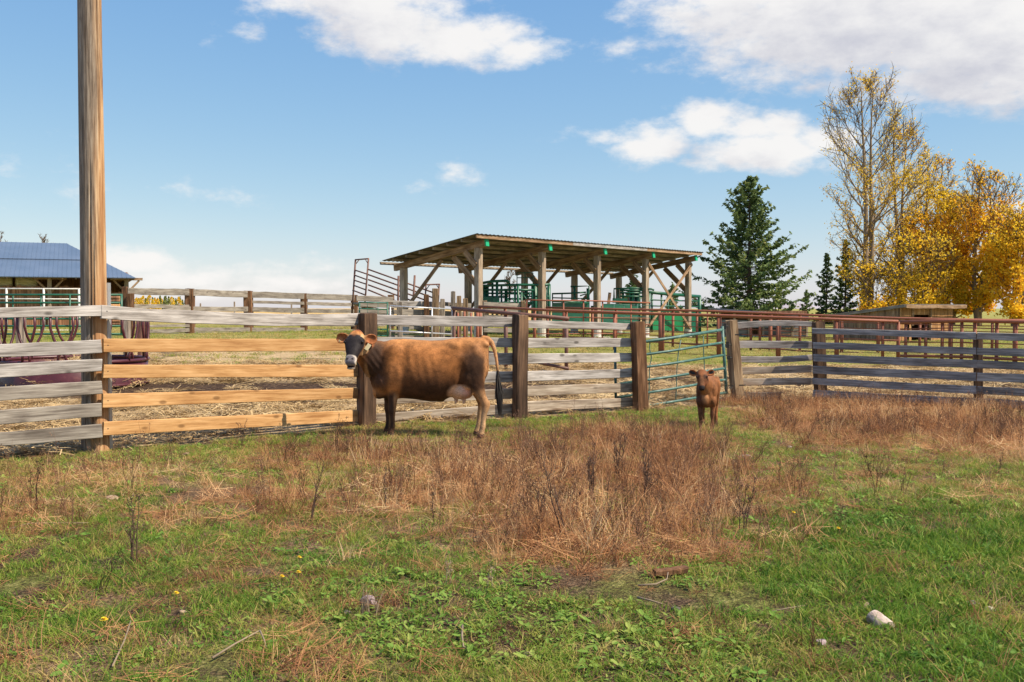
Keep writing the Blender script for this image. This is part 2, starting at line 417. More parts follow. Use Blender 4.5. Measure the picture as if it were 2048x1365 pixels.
# dry grass patches given as ellipses around points of the picture (px, py, rx, ry in px, weight)
DRY = [(1050, 900, 330, 45, 1.0), (780, 905, 150, 40, 1.0), (1290, 900, 220, 55, 1.1), (1050, 960, 330, 70, 1.1), (1330, 980, 200, 80, 1.1), (1120, 1060, 300, 70, 1.1), (1330, 1070, 170, 60, .9),
       (760, 1000, 200, 70, .9), (560, 1010, 260, 60, .85), (380, 1030, 130, 40, .7), (1700, 830, 260, 45, 1.2), (1950, 850, 220, 55, 1.1), (1600, 850, 120, 40, 1.1), (1800, 890, 260, 35, .9), (2080, 900, 160, 40, .8),
       (150, 960, 120, 40, .5), (60, 1060, 120, 40, .45), (430, 1150, 90, 30, .55), (60, 1330, 160, 50, .75), (300, 1300, 140, 40, .45), (740, 1215, 60, 25, .6), (560, 1250, 90, 40, .5), (640, 1330, 130, 40, .6), (1150, 1120, 260, 30, .8), (200, 1190, 110, 30, .5), (1480, 1110, 120, 30, .5), (2000, 1240, 90, 60, .3), (300, 955, 380, 45, .5), (120, 1010, 200, 50, .55), (620, 930, 200, 40, .7), (1750, 960, 220, 45, .4), (520, 1080, 300, 50, .5), (1500, 960, 160, 60, .8), (1560, 1060, 140, 50, .5), (900, 1150, 240, 35, .4), (1900, 980, 200, 40, .3), (1650, 1320, 120, 30, .25)]
DRYW = []
for (px, py, rx, ry, w) in DRY:
    c = G(px, py); n_ = G(px, py - ry); s_ = G(px, py + ry)
    DRYW.append((c.x, c.y, rx / F * c.y, max(.25, (n_.y - s_.y) / 2), w))
def dryness(x, y):
    m = np.zeros_like(x)
    for (cx, cy, rx, ry, w) in DRYW:
        m = np.maximum(m, w * (1 - nsstep(np.sqrt(((x - cx) / rx) ** 2 + ((y - cy) / ry) ** 2), .25, 1.35)))
    strip = nsstep(y - fence_y(x), -1.5, -.3) * (1 - nsstep(y - fence_y(x), .1, .5)) * nsstep(x, 2.5, 4.0)
    m = np.maximum(m, strip)
    return np.clip(m * (1 + .30 * fbm(x, y, 1.3, 3) + .22 * fbm(x, y, 3.3, 6)), 0, 1.2)

xs = [0.0]; st = .2
while xs[-1] < 12: xs.append(xs[-1] + .18)
while xs[-1] < 5000: st *= 1.17; xs.append(xs[-1] + st)
xs = np.array([-q for q in reversed(xs[1:])] + xs)
ys = list(np.arange(-30, 2, 2.0)) + list(np.arange(2, 24, .16)) + list(np.arange(24, 70, .8)); st = .8
while ys[-1] < 5000: st *= 1.15; ys.append(ys[-1] + st)
ys = np.array(ys)
X, Y = np.meshgrid(xs, ys); Z = gz(X, Y)
nx, ny = len(xs), len(ys)
verts = np.stack([X.ravel(), Y.ravel(), Z.ravel()], 1)
ii = (np.arange(ny - 1)[:, None] * nx + np.arange(nx - 1)[None, :]).ravel()
faces = np.stack([ii, ii + 1, ii + nx + 1, ii + nx], 1)
gm = bpy.data.meshes.new('ground')
gm.vertices.add(len(verts)); gm.vertices.foreach_set('co', verts.ravel())
gm.loops.add(faces.size); gm.loops.foreach_set('vertex_index', faces.ravel().astype(np.int32))
gm.polygons.add(len(faces)); gm.polygons.foreach_set('loop_start', np.arange(0, faces.size, 4, dtype=np.int32)); gm.polygons.foreach_set('loop_total', np.full(len(faces), 4, np.int32))
gm.polygons.foreach_set('use_smooth', np.ones(len(faces), bool))
gm.update(calc_edges=True)
xf, yf = X.ravel(), Y.ravel(); wob = .5 * fbm(xf, yf, .9, 5)
yard = nsstep(yf - fence_y(xf), -.25, .35) * (1 - nsstep(yf + wob * 1.5 - (6.5 - 6.5 * nsstep(xf, -3.0, 4.0)), 25.0, 28.0))
side = nsstep(xf, 1.0, 4.0)
d_left = nsstep(yf + wob, 17.3, 18.2) * (1 - nsstep(yf + wob, 20.5, 21.6)) * (1 - side)
d_right = nsstep(yf + wob, 19.0, 20.0) * (1 - nsstep(yf + wob, 22.2, 23.5)) * side
dirt = np.clip((d_left + d_right) * yard, 0, 1)
gold = nsstep(yf, 62, 95) * (1 - nsstep(xf / np.maximum(yf, 1), .12, .2))
dry = dryness(xf, yf) * (1 - yard) * (yf < 25)
cols = np.stack([np.clip(yard, 0, 1), dirt, gold, np.clip(dry, 0, 1)], 1).astype(np.float32)
ca = gm.color_attributes.new('zone', 'FLOAT_COLOR', 'POINT'); ca.data.foreach_set('color', cols.ravel())
m, nt, b, out = newmat('ground_soil'); M['ground'] = m
geo = nd(nt, 'ShaderNodeNewGeometry'); pos = geo.outputs['Position']
at = nd(nt, 'ShaderNodeAttribute', attribute_name='zone'); sp = nd(nt, 'ShaderNodeSeparateColor', {'Color': at.outputs['Color']})
def nz(scale, det=5.0, ro=.6, vec=None): return nd(nt, 'ShaderNodeTexNoise', {'Vector': vec if vec is not None else pos, 'Scale': scale, 'Detail': det, 'Roughness': ro}).outputs[0]
na, nb, nc_ = nz(1.3), nz(9.0), nz(45.0, 4.0)
green = ramp(nt, mth(nt, 'ADD', mth(nt, 'MULTIPLY', nb, .5), mth(nt, 'MULTIPLY', nc_, .5)), [(.36, (.04, .03, .016)), (.45, (.11, .095, .034)), (.53, (.17, .185, .048)), (.62, (.34, .30, .12))])
soil = ramp(nt, nc_, [(.35, (.032, .02, .014)), (.5, (.105, .068, .044)), (.66, (.27, .18, .11))])
green = mixc(nt, mrange(nt, na, .43, .56), green, soil)
tan_ = ramp(nt, nc_, [(.28, (.17, .10, .055)), (.5, (.38, .24, .135)), (.7, (.58, .41, .25))])
straw = ramp(nt, mth(nt, 'ADD', mth(nt, 'MULTIPLY', nz(24.0, 6.0, .7), .6), mth(nt, 'MULTIPLY', nb, .4)), [(.3, (.19, .115, .06)), (.43, (.43, .30, .165)), (.54, (.62, .46, .27)), (.66, (.76, .60, .38))])
dirtc = ramp(nt, nz(14.0, 6.0, .75), [(.3, (.022, .014, .010)), (.52, (.075, .045, .03)), (.68, (.30, .2, .115))])
olive = ramp(nt, mth(nt, 'ADD', mth(nt, 'MULTIPLY', na, .5), mth(nt, 'MULTIPLY', nz(4.0, 6.0, .7), .5)), [(.33, (.17, .125, .05)), (.47, (.25, .245, .065)), (.62, (.38, .34, .12))])
goldc = ramp(nt, nz(.15), [(.35, (.40, .26, .10)), (.6, (.56, .40, .17))])
sy = nd(nt, 'ShaderNodeSeparateXYZ', {'Vector': pos})
far = mrange(nt, sy.outputs[1], 21.0, 26.0)
c = mixc(nt, far, green, olive)
c = mixc(nt, mth(nt, 'MULTIPLY', at.outputs['Alpha'], .8), c, tan_)
yd = mixc(nt, sp.outputs[1], straw, dirtc)
yd = mixc(nt, mth(nt, 'MULTIPLY', mrange(nt, nz(.8, 6.0, .7), .50, .62), .75), yd, dirtc)
c = mixc(nt, sp.outputs[0], c, yd)
c = mixc(nt, sp.outputs[2], c, goldc)
setin(nt, b, 'Base Color', c); setin(nt, b, 'Roughness', .95); setin(nt, b, 'Specular IOR Level', .1)
bump(nt, b, mth(nt, 'ADD', nb, nc_), 1.0, .06)
gm.materials.append(m)
go_ = bpy.data.objects.new('ground', gm); COL.objects.link(go_); tag(go_, 'autumn pasture and straw strewn yard reaching to the horizon', None, None, 'structure')

# distant hill
mb = MB(); hb = P(1600, 617, 2600); rr = random.Random(3)
prof = [(-150, 0), (-110, 2), (-75, 6), (-52, 9), (-34, 13), (-26, 13.2), (-8, 13), (2, 11), (22, 6), (60, 5), (110, 3), (160, 0)]
k = 2600 / F
for i, (a, h) in enumerate(prof):
    for j, (dy, s_) in enumerate(((-160, 0), (-70, .75), (0, 1), (90, .7), (200, 0))):
        mb.v.append((hb.x + a * k + rr.uniform(-4, 4) * (s_ > 0), 2600 + dy, .1 + h * k * s_ - (2 if s_ == 0 else 0)))
for i in range(len(prof) - 1):
    for j in range(4): mb.f.append((i * 5 + j, i * 5 + 5 + j, i * 5 + 6 + j, i * 5 + 1 + j)); mb.m.append(0)
M['hill'] = paint('hazy_hill', (.34, .30, .34), .95, 0, (.26, .27, .30), .6, .02)  # blue grey of distant haze put into the hill colour
h = mb.build('hill', M['hill'], smooth=True); tag(h, 'pale flat topped hill far off behind the spruces', None, None, 'structure')

# ------------------------------------------------------------ utility pole
pb = P(191.5, 905, 11.2)
pole_z = Vector((0, 0, 1))
pole = empty('utility_pole', (pb.x, 11.2, 0), 'tall round wooden pole rising out of the frame at the fence joint', 'pole')
PX = pb.x; mb = MB()
nseg, nr = 60, 150
for i in range(nseg + 1):
    z = -.3 + 11.3 * i / nseg
    for j in range(nr):
        q = 2 * math.pi * j / nr
        r_ = .143 - .0034 * max(0, z) + (.012 if z < .6 else 0) * (1 - max(z, 0) / .6 if z < .6 else 0)
        r_ += .0035 * mnoise.noise(Vector((math.cos(q) * 2.2, math.sin(q) * 2.2, z * .35))) + .002 * mnoise.noise(Vector((math.cos(q) * 9, math.sin(q) * 9, z * .5)))
        for (qc, wd, dp, za, zb) in ((-1.35, .05, .028, -.3, 3.3), (-1.10, .035, .02, .0, 2.6), (-.55, .05, .02, 3.0, 9.5), (-2.2, .03, .012, 6, 10.5)):
            dq = (q - qc + math.pi + .05 * math.sin(z * 1.3)) % (2 * math.pi) - math.pi
            r_ -= dp * math.exp(-(dq / wd) ** 2) * sstep(z, za, za + .4) * (1 - sstep(z, zb - .5, zb))
        mb.v.append((PX + r_ * math.cos(q), 11.2 + r_ * math.sin(q), z))
for i in range(nseg):
    for j in range(nr): mb.f.append((i * nr + j, i * nr + (j + 1) % nr, i * nr + nr + (j + 1) % nr, i * nr + nr + j)); mb.m.append(0)
mb.f.append(tuple(nseg * nr + j for j in range(nr))); mb.m.append(0)
m, nt, b, out = newmat('pole_wood'); M['pole'] = m
t = nd(nt, 'ShaderNodeTexCoord'); co = t.outputs['Object']
n1 = nd(nt, 'ShaderNodeTexNoise', {'Vector': vmt(nt, 'MULTIPLY', co, (34, 34, 1.6)), 'Scale': 1.0, 'Detail': 7.0, 'Roughness': .65}).outputs[0]
n2 = nd(nt, 'ShaderNodeTexNoise', {'Vector': vmt(nt, 'MULTIPLY', co, (7, 7, .35)), 'Scale': 1.0, 'Detail': 4.0}).outputs[0]
n3 = nd(nt, 'ShaderNodeTexNoise', {'Vector': vmt(nt, 'MULTIPLY', co, (48, 48, 7)), 'Scale': 1.0, 'Detail': 3.0}).outputs[0]
so = nd(nt, 'ShaderNodeSeparateXYZ', {'Vector': co})
grey = ramp(nt, n1, [(.34, (.085, .064, .05)), (.5, (.22, .175, .135)), (.66, (.36, .30, .24))])
grey = mixc(nt, mth(nt, 'MULTIPLY', mrange(nt, n3, .5, .7), .35), grey, (.12, .08, .05))
fresh = ramp(nt, n1, [(.34, (.19, .095, .045)), (.5, (.44, .26, .13)), (.66, (.64, .44, .25))])
fresh = mixc(nt, mth(nt, 'MULTIPLY', mrange(nt, n2, .5, .62), .55), fresh, (.30, .135, .055))
# the bark side weathered grey, the other side still yellow
wx = mth(nt, 'ADD', mth(nt, 'ADD', mth(nt, 'MULTIPLY', so.outputs[0], 9.5), mth(nt, 'MULTIPLY', so.outputs[1], 3.0)), mth(nt, 'MULTIPLY', mth(nt, 'SUBTRACT', n2, .5), 4.2))
wx = mth(nt, 'SUBTRACT', wx, mth(nt, 'MULTIPLY', mrange(nt, so.outputs[2], 1.0, 7.0, smooth=False), .75))
setin(nt, b, 'Base Color', mixc(nt, mrange(nt, wx, -.55, .75), grey, fresh)); setin(nt, b, 'Roughness', .85); setin(nt, b, 'Specular IOR Level', .2)
bump(nt, b, n1, .6, .008)
mb.build('shaft', M['pole'], pole, smooth=True)
# galvanised angle iron standing against the pole
a0 = P(213, 905, 11.22); a1 = P(207, 566, 11.22)
ai = empty('steel_angle_post', (a0.x, 11.24, 0), 'grey galvanised steel angle standing against the right of the tall pole', 'steel post')
mb = MB(); zt = a1.z
mb.box((a0.x + .008, 11.22, zt / 2 - .1), (.062, .006, zt + .2)); mb.box((a0.x + .041, 11.255, zt / 2 - .1), (.006, .075, zt + .2))
mb.build('angle_bar', M['galv'], ai)
for z in (.35, .75, 1.15, 1.55):
    mb = MB(); mb.tube([(a0.x, 11.205, z), (a0.x, 11.218, z)], .011, 6); mb.build('bolt', M['galv'], ai)

# ------------------------------------------------------------ front board fences
def pxboard(root, L, Rr, mat, th=.045, sag=0.0, **kw):
    (xl, tl, bl, dl), (xr, tr, br, dr) = L, Rr
    A = P(xl, (tl + bl) / 2, dl); B = P(xr, (tr + br) / 2, dr)
    return board(root, A, B, (bl - tl) / F * dl * 1.0, (br - tr) / F * dr * 1.0, th, mat, sag, **kw)
def nails(root, pts):
    for p in pts:
        mb = MB(); mb.tube([p, p + Vector((.003, -.008, 0))], .007, 6); mb.build('nail', M['iron'], root)

# A: weathered boards left of the pole
f = empty('board_fence', (-5.6, 10.4, 0), 'grey weathered six board fence section running left from the tall pole', 'fence')
LB = [(616, 637, 611, 633), (688, 714, 680, 707), (729, 756, 718, 743), (774, 802, 762, 788), (821, 850, 807, 834), (865, 892, 849, 876)]
for i, (tl, bl, tr, br) in enumerate(LB):
    e = 203 + random.uniform(-1, 1.5); k = -260.0
    ext = lambda q0, q1: q0 + (q1 - q0) / 203 * k
    pxboard(f, (k, ext(tl, tr), ext(bl, br), 9.75), (e, tr, br, 11.03), M['grey_board'] if i < 3 else M['grey_board_dark'], rough=.006)
post(f, P(-190, 950, 9.95) * Vector((1, 1, 0)) if False else Vector((P(-190, 950, 10.0).x, 10.05, -.2)), Vector((P(-190, 950, 10.0).x, 10.05, 1.6)), .24, .24, M['old_post'], rot=.6)
# B: fresh boards
f = empty('board_fence', (-3.4, 12.4, 0), 'fence section of four fresh yellow boards under one grey top board', 'fence')
pxboard(f, (201.5, 610, 637, 11.02), (718, 627, 650, 13.72), M['grey_board'], sag=.045, rough=.008, seg=16, label='old grey bowed top board')
for (tl, bl, tr, br) in [(678, 705, 678, 702), (730, 756.5, 730, 754), (788, 816, 776, 797), (844, 871.5, 820, 843)]:
    pxboard(f, (205 + random.uniform(-1, 1), tl, bl, 11.04), (722, tr, br, 13.75), M['new_board'], seg=14, rough=.003)
for (y, q) in ((691, 11.0), (743, 11.0), (802, 11.0), (858, 11.0)):
    nails(f, [P(216, y, q)]);
nails(f, [P(214, 623, 10.985)])
# split running along the third fresh board
mb = MB(); pts = [P(lerp(300, 716, t), lerp(804, 802.5, t) + 1.2 * math.sin(t * 9) + (-3 if t < .5 else 0) * (1 - t), lerp(11.04 + .186 * 2.71, 13.72, t) - .031) for t in [i / 12 for i in range(13)]]
mb.tube(pts, .0022, 4); mb.build('crack', M['iron'], f)
# C: behind the cow
f = empty('board_fence', (.1, 14.6, 0), 'grey six board fence section with three dark posts behind the cow', 'fence')
def hewn(root, xb, yb, xt, yt, d, wpx, mat, rot, label=None, dd=None, **kw):
    B_ = P(xb, yb, d); T_ = P(xt, yt, d); B2 = Vector((B_.x + (B_.x - T_.x) * .15, d, float(gz(B_.x, d)) - .25)); w = wpx / F * d
    return post(root, B2, T_, w, dd or w, mat, rot, label=label, rough=.014, **kw)
hewn(f, 733, 852, 734.5, 626, 13.7, 31, M['old_post'], .62)
hewn(f, 1039, 839, 1041, 629, 14.6, 24.5, M['old_post'], .55)
hewn(f, 1281.5, 826, 1276, 643, 15.7, 24, M['red_post'], .35)
for i, (tl, bl, tr, br) in enumerate([(628.6, 649.5, 635.5, 655), (674, 696, 676, 695), (707, 731, 706, 729.5), (749, 771, 743.5, 764.5), (793, 811, 776, 797), (830, 846, 808, 827)]):
    pxboard(f, (722, tl, bl, 13.86), (1034, tr, br, 14.76), M['grey_board'] if i < 4 else M['grey_board_warm'], rough=.006)
for i, (tl, bl, tr, br) in enumerate([(640.3, 655.7, 647.5, 661), (676.5, 696.2, 676.5, 694.2), (708, 728, 706, 723.5), (743.4, 763.6, 738, 755), (772.5, 792.8, 766.3, 784.3), (804, 824.8, 795.3, 812.4)]):
    pxboard(f, (1041, tl, bl, 14.78), (1272, tr, br, 15.86), M['grey_board'] if i < 4 else M['grey_board_warm'], rough=.006)
# D: between gate and corner
f = empty('board_fence', (4.6, 17.5, 0), 'short grey board fence section between the leaning gate post and corner post', 'fence')
hewn(f, 1476, 806, 1462, 640, 17.38, 20, M['tan_post'], .3, label='leaning gate post', round_=False)
hewn(f, 1642, 812, 1636.5, 643.5, 17.28, 21, M['old_post'], .1)
for i, (xl, tl, bl, tr, br, sg) in enumerate([(1468, 645.6, 658.4, 645.4, 655.4, -.035), (1472, 681.5, 696.2, 682.3, 697, 0), (1475, 711.5, 724, 708.6, 720.3, .03), (1478, 735, 749.6, 730, 743.8, 0), (1480, 757.7, 771.8, 755.5, 769.4, 0), (1482, 784, 804, 785, 803, 0)]):
    pxboard(f, (xl, tl, bl, 17.52), (1640 if i < 5 else 1562, tr, br, 17.46), M['grey_board'] if i < 3 else M['grey_board_warm'], sag=sg, rough=.008)
for (y, xx) in ((670, 1470), (771, 1478)):
    p = P(xx, y, 17.24); mb = MB(); mb.tube([p, p + Vector((.11, -.03, .005))], .012, 6); mb.build('bolt', M['iron'], f)
# E: section to the right, its shade put into the board colour
f = empty('board_fence', (7.4, 16.4, 0), 'shaded grey six board fence section running right from the corner post', 'fence')
hewn(f, 1957, 817, 1956, 667, 16.22, 17, M['old_post'], -.3)
hewn(f, 2290, 840, 2290, 667, 15.1, 18, M['old_post'], -.3)
for i, (a, b_, c_, d_, e_, g_) in enumerate([(656.6, 667.8, 665, 679.5, 667.8, 682.5), (684.6, 698, 696, 710, 698, 714), (708.6, 723.3, 721, 737, 725.5, 741.3), (732, 747.4, 746, 763, 749.5, 767), (756, 769, 773, 789, 778, 793.5), (781, 795, 796.5, 814, 803, 818)]):
    pxboard(f, (1625 + random.uniform(-2, 2), a, b_, 17.10), (1953 + random.uniform(-1, 1), c_, d_, 16.02), M['shade_board'], rough=.009, seg=12)
    k = (2300 - 1953) / (2048 - 1953.)
    pxboard(f, (1954, c_ + .3, d_ + .2, 16.0), (2300, c_ + (e_ - c_) * k, d_ + (g_ - d_) * k, 15.0), M['shade_board'], rough=.009)

# teal gate behind the calf
g = empty('metal_gate', (2.6, 16.4, 0), 'teal tubular gate sagging between two wooden posts behind the calf', 'gate')
gd_ = lambda px: lerp(15.95, 16.98, (px - 1232) / 216)
for i, (ya, yb_) in enumerate([(691.5, 660), (717.5, 685.5), (743, 710.5), (769, 737), (796, 759.5), (822, 785.5)]):
    r_ = .021 if i else .026
    pipe(g, 'rail', [P(1232, ya, gd_(1232)), P(1340, lerp(ya, yb_, .5) + 1.2, gd_(1340)), P(1445 + i * 1.4, yb_, gd_(1447))], r_, M['teal'])
pipe(g, 'stile', [P(1230, 688, gd_(1230)), P(1232, 822, gd_(1230))], .022, M['teal'])
pipe(g, 'stile', [P(1444.5, 653, gd_(1448)), P(1453, 788, gd_(1448))], .027, M['teal'])
for pts in ([(1300, 684), (1299, 697), (1303, 716), (1299, 735), (1298, 790), (1296, 815)], [(1362, 680), (1357, 703), (1354, 735), (1352, 790), (1351, 806)], [(1406.5, 671), (1407, 700), (1408.5, 728), (1409, 770), (1409, 792)]):
    pipe(g, 'stay', [P(x, y, gd_(x) + .02) for x, y in pts], .0085, M['teal'], 6)
for (x, y, hh) in ((1449.5, 653, .10), (1454.5, 690, .11), (1457, 716, .06)):
    p = P(x, y, 17.15); mb = MB(); mb.box(p, (.045, .06, hh)); mb.tube([p + Vector((-.03, -.03, 0)), p + Vector((.06, .05, 0))], .014, 6); mb.build('hinge', M['iron'], g)
# chain between gate and post
ch = MB(); p0, p1 = P(1451, 770, 16.95), P(1468, 771, 17.38)
for i in range(9):
    t = i / 8; c0 = p0.lerp(p1, t) - Vector((0, 0, .05 * 4 * t * (1 - t)))
    u = Vector((.02, .01, 0)); v_ = Vector((0, 0, .012)) if i % 2 else Vector((0, .012, 0))
    ch.tube([c0 + u * math.cos(q) + v_ * math.sin(q) for q in [2 * math.pi * k / 8 for k in range(9)]], .004, 4)
ch.build('chain', M['iron'], g)
# ------------------------------------------------------------ far wooden corral on the left
cd = lambda px: lerp(42, 52, (px - 255) / 530.0)
f = empty('corral_fence', at_ground(480, 46), 'long weathered board corral fence across the back of the yard', 'fence')
def cpost(px, top, wpx, mat=None, dd=0.12):
    d = cd(px) + dd; B = at_ground(px, d); T = P(px, top, d)
    post(f, Vector((B.x, d, B.z - .2)), Vector((B.x, d, T.z)), wpx / F * d, wpx / F * d, mat or M['red_post'], rough=.02)
for px, top, w in ((250, 574, 10), (380, 577.5, 16), (497, 582, 16), (608, 587, 12), (709, 590, 13), (782, 590, 12)): cpost(px, top, w)
cpost(261, 587, 12, dd=-.3)
def cb(x0, t0, b0, x1, t1, b1, mat='grey_board_dark'):  # dark default tone stands in for the sun only grazing these boards
    pxboard(f, (x0, t0, b0, cd(x0)), (x1, t1, b1, cd(x1)), M[mat], th=.06, rough=.02, seg=8)
cb(255, 576, 589, 380, 579, 592); cb(380, 579, 592, 503, 583, 596); cb(503, 584, 596, 613, 587, 599); cb(613, 587, 599, 714, 590.5, 602)
cb(258, 609.5, 617.5, 378, 610, 617); cb(325, 613.5, 621.5, 503, 614, 624, 'grey_board_dark')
cb(503, 601.5, 607, 608, 604, 610); cb(503, 614, 623.5, 610, 616.5, 626.5); cb(610, 604, 610.5, 712, 606.5, 613.5); cb(610, 618, 626, 712, 619.5, 627)
cb(270, 649, 654, 388, 650, 655); cb(280, 660, 667, 388, 656.5, 664.5); cb(285, 668.5, 677, 388, 667, 675, 'grey_board_dark'); cb(388, 656, 664, 612, 656, 664); cb(388, 665, 673.5, 612, 665, 673, 'grey_board_dark')
cb(612, 659, 667, 770, 659, 668); cb(612, 648, 653, 770, 648, 653)
# continues right behind the small gate
f2 = empty('corral_fence', at_ground(830, 50), 'stack of weathered corral boards running right below the loading chute', 'fence')
f = f2
cd_old = cd; cd = lambda px: lerp(36.5, 38.5, (px - 700) / 245.)
cb(713, 592, 602.5, 786, 594, 605); cb(786, 601, 613, 880, 604.5, 615, 'grey_board'); cb(880, 604, 612, 942, 607, 616)
cb(720, 606, 614, 797, 608, 617); cb(797, 619, 631, 880, 620, 632, 'grey_board_dark'); cb(880, 622, 634, 945, 624, 637, 'grey_board_dark')
cb(715, 619, 627, 797, 620, 629); cb(781, 648, 653, 818, 649, 654); cb(818, 653, 660, 878, 654, 661, 'grey_board_dark'); cb(778, 661, 667, 818, 662, 668); cb(818, 662, 667, 945, 664, 669, 'grey_board_dark'); cb(778, 671, 676, 940, 672, 677)
for px, top, w, mt in ((853, 589, 10, 'red_post'), (871, 577, 12, 'tan_post'), (906, 583, 9, 'grey_post'), (918, 592, 9, 'tan_post'), (931, 597, 9, 'tan_post'), (885, 598, 9, 'grey_post'), (800, 604, 9, 'grey_post')):
    cpost(px, top, w, M[mt], dd=-.3)
cd = cd_old
# dark plank windbreak
f = empty('plank_windbreak', at_ground(1008, 39), 'dark grey plank wall panel with gaps just in front of the open shed', 'windbreak')
for i, (t, b_) in enumerate(((605, 615), (618, 627), (630, 641), (644, 654), (656, 665))):
    pxboard(f, (967, t, b_, 38.6), (1048, t + 1.5, b_ + 1.5, 39.2), M['grey_board_dark'], th=.05, rough=.015, seg=6)
for px in (970, 1046):
    B = at_ground(px, 39.3); post(f, B - Vector((0, 0, .2)), Vector((B.x, 39.1, P(px, 602, 39.1).z)), .18, .18, M['tan_post'])

# ------------------------------------------------------------ open timber shed
E = Vector((.659, .752, 0)); NB = Vector((-.752, .659, 0))
S0 = Vector((-1.346, 40, 0))
zR = 4.47; slope = -.82 / 5.18
def roofz(q): return zR + slope * ((q - S0).dot(NB) + .3)
sh = empty('open_shed', (S0.x + 4, 47, .3), 'open sided timber pole shed with low sloping metal roof', 'shed')
fronts = [S0 + E * (4.0 * i) for i in range(5)]; backs = [p + NB * 4.4 for p in fronts]
for k, row in enumerate((fronts, backs)):
    for i, p in enumerate(row):
        g0 = float(gz(p.x, p.y)); zt = roofz(p) - .38
        px_ = 1024 + p.x / p.y * F
        zb = P(px_, 676, p.y).z if k == 0 else g0
        post(sh, Vector((p.x, p.y, zb + .3)), Vector((p.x, p.y, zt)), .265, .265, M['timber_post'], rot=math.atan2(E.y, E.x), rough=.006)
        mb = MB(); mb.tube([(p.x, p.y, zb - .5), (p.x, p.y, zb + .46)], .20, 14)
        if k == 0 and i in (2, 3): mb.box((p.x + .1, p.y - .1, zb + .01), (1.0, .9, .06))
        mb.build('footing', M['concrete'], sh)
for i in range(5):
    p, q = fronts[i], backs[i]; a = p - NB * .42; c_ = q + NB * .55
    A = Vector((a.x, a.y, roofz(a) - .27)); B = Vector((c_.x, c_.y, roofz(c_) - .27))
    board(sh, A, B, .27, .27, .18, M['timber'], name='rafter', rough=.004)
    d_ = (A - B).normalized()
    mb = MB(); mb.bar(A + d_ * .002, A + d_ * .07, .19, .28); mb.build('rafter_end', M['green_tip'], sh)
    # knee braces in the rafter plane
    A1 = p + NB * 1.55; board(sh, Vector((A1.x, A1.y, roofz(A1) - .42)) + E * .13, Vector((p.x, p.y, roofz(p) - 2.05)) + E * .13, .26, .26, .06, M['timber'], name='brace')
    A1 = p + NB * .6; board(sh, Vector((A1.x, A1.y, roofz(A1) - .42)) - E * .16, Vector((p.x, p.y, roofz(p) - 1.1)) - E * .16, .24, .24, .06, M['timber'], name='brace')
    A1 = q - NB * 2.2; board(sh, Vector((A1.x, A1.y, roofz(A1) - .42)) + E * .14, Vector((q.x, q.y, roofz(q) - 2.1)) + E * .14, .16, .16, .06, M['timber'], name='brace')
    for s_ in ():
        if (i == 0 and s_ < 0) or (i == 4 and s_ > 0): continue
        A1 = q + E * (1.5 * s_); board(sh, Vector((A1.x, A1.y, roofz(A1) - .4)), Vector((q.x, q.y, roofz(q) - 1.9)), .18, .18, .06, M['timber'], name='brace')
a, c_ = fronts[3], fronts[4]
board(sh, Vector((a.x, a.y, roofz(a) - .6)) - NB * .18, Vector((c_.x, c_.y, .55)) - NB * .18, .15, .15, .04, M['timber'], name='brace')
board(sh, Vector((c_.x, c_.y, roofz(a) - .5)) - NB * .23, Vector((a.x, a.y, .75)) - NB * .23, .15, .15, .04, M['timber'], name='brace')
for k in range(8):
    t = -.55 + k * (5.65 / 7); a = S0 + NB * t - E * .72; c_ = fronts[4] + NB * t + E * .42
    A = Vector((a.x, a.y, roofz(a) - .065)); B = Vector((c_.x, c_.y, roofz(c_) - .065))
    if k == 0:      # fascia boards of three lengths
        for u0, u1, mt in ((0, .36, 'timber'), (.36, .7, 'grey_board'), (.7, 1, 'timber')):
            board(sh, A.lerp(B, u0) + Vector((0, 0, .0)), A.lerp(B, u1), .15, .15, .05, M[mt], name='fascia_board')
    else:
        board(sh, A, B, .12, .12, .06, M['purlin'], name='purlin')
# corrugated roof sheets
M['roof_grey'] = paint('grey_brown_roof_steel', (.16, .135, .125), .5, .25, (.22, .13, .08), .35, 3)
Lr = 16.0 + .8 + .5; nsh = 18; w_ = Lr / nsh
fr = Matrix((E, NB, Vector((0, 0, 1)))).transposed()
sheet = None
for k in range(nsh):
    o0 = S0 - E * .8 - NB * .62 + E * (w_ * k)
    if sheet is None:
        mb = MB(); nn = 16; L_ = 5.18 + .42
        for (zz, fl) in ((0, 0), (-.012, 1)):
            b0 = len(mb.v)
            for j in range(nn + 1):
                x = w_ * 1.02 * j / nn; zc = .022 * (1 if (j % 4) in (1, 2) else 0)
                for y in (0, L_): mb.v.append((x, y, slope * y + zc + zz))
            for j in range(nn):
                q = (b0 + 2 * j, b0 + 2 * j + 2, b0 + 2 * j + 3, b0 + 2 * j + 1)
                mb.f.append(q if not fl else q[::-1]); mb.m.append(0)
        sheet = mb.mesh('roof_sheet', M['roof_grey'])
    o = bpy.data.objects.new('roof_sheet', sheet); COL.objects.link(o); o.parent = sh
    f4 = fr.to_4x4(); f4.translation = Vector((o0.x, o0.y, roofz(o0) + .012 + .002 * (k % 2)))
    o.matrix_local = Matrix.Translation(-sh.location) @ f4

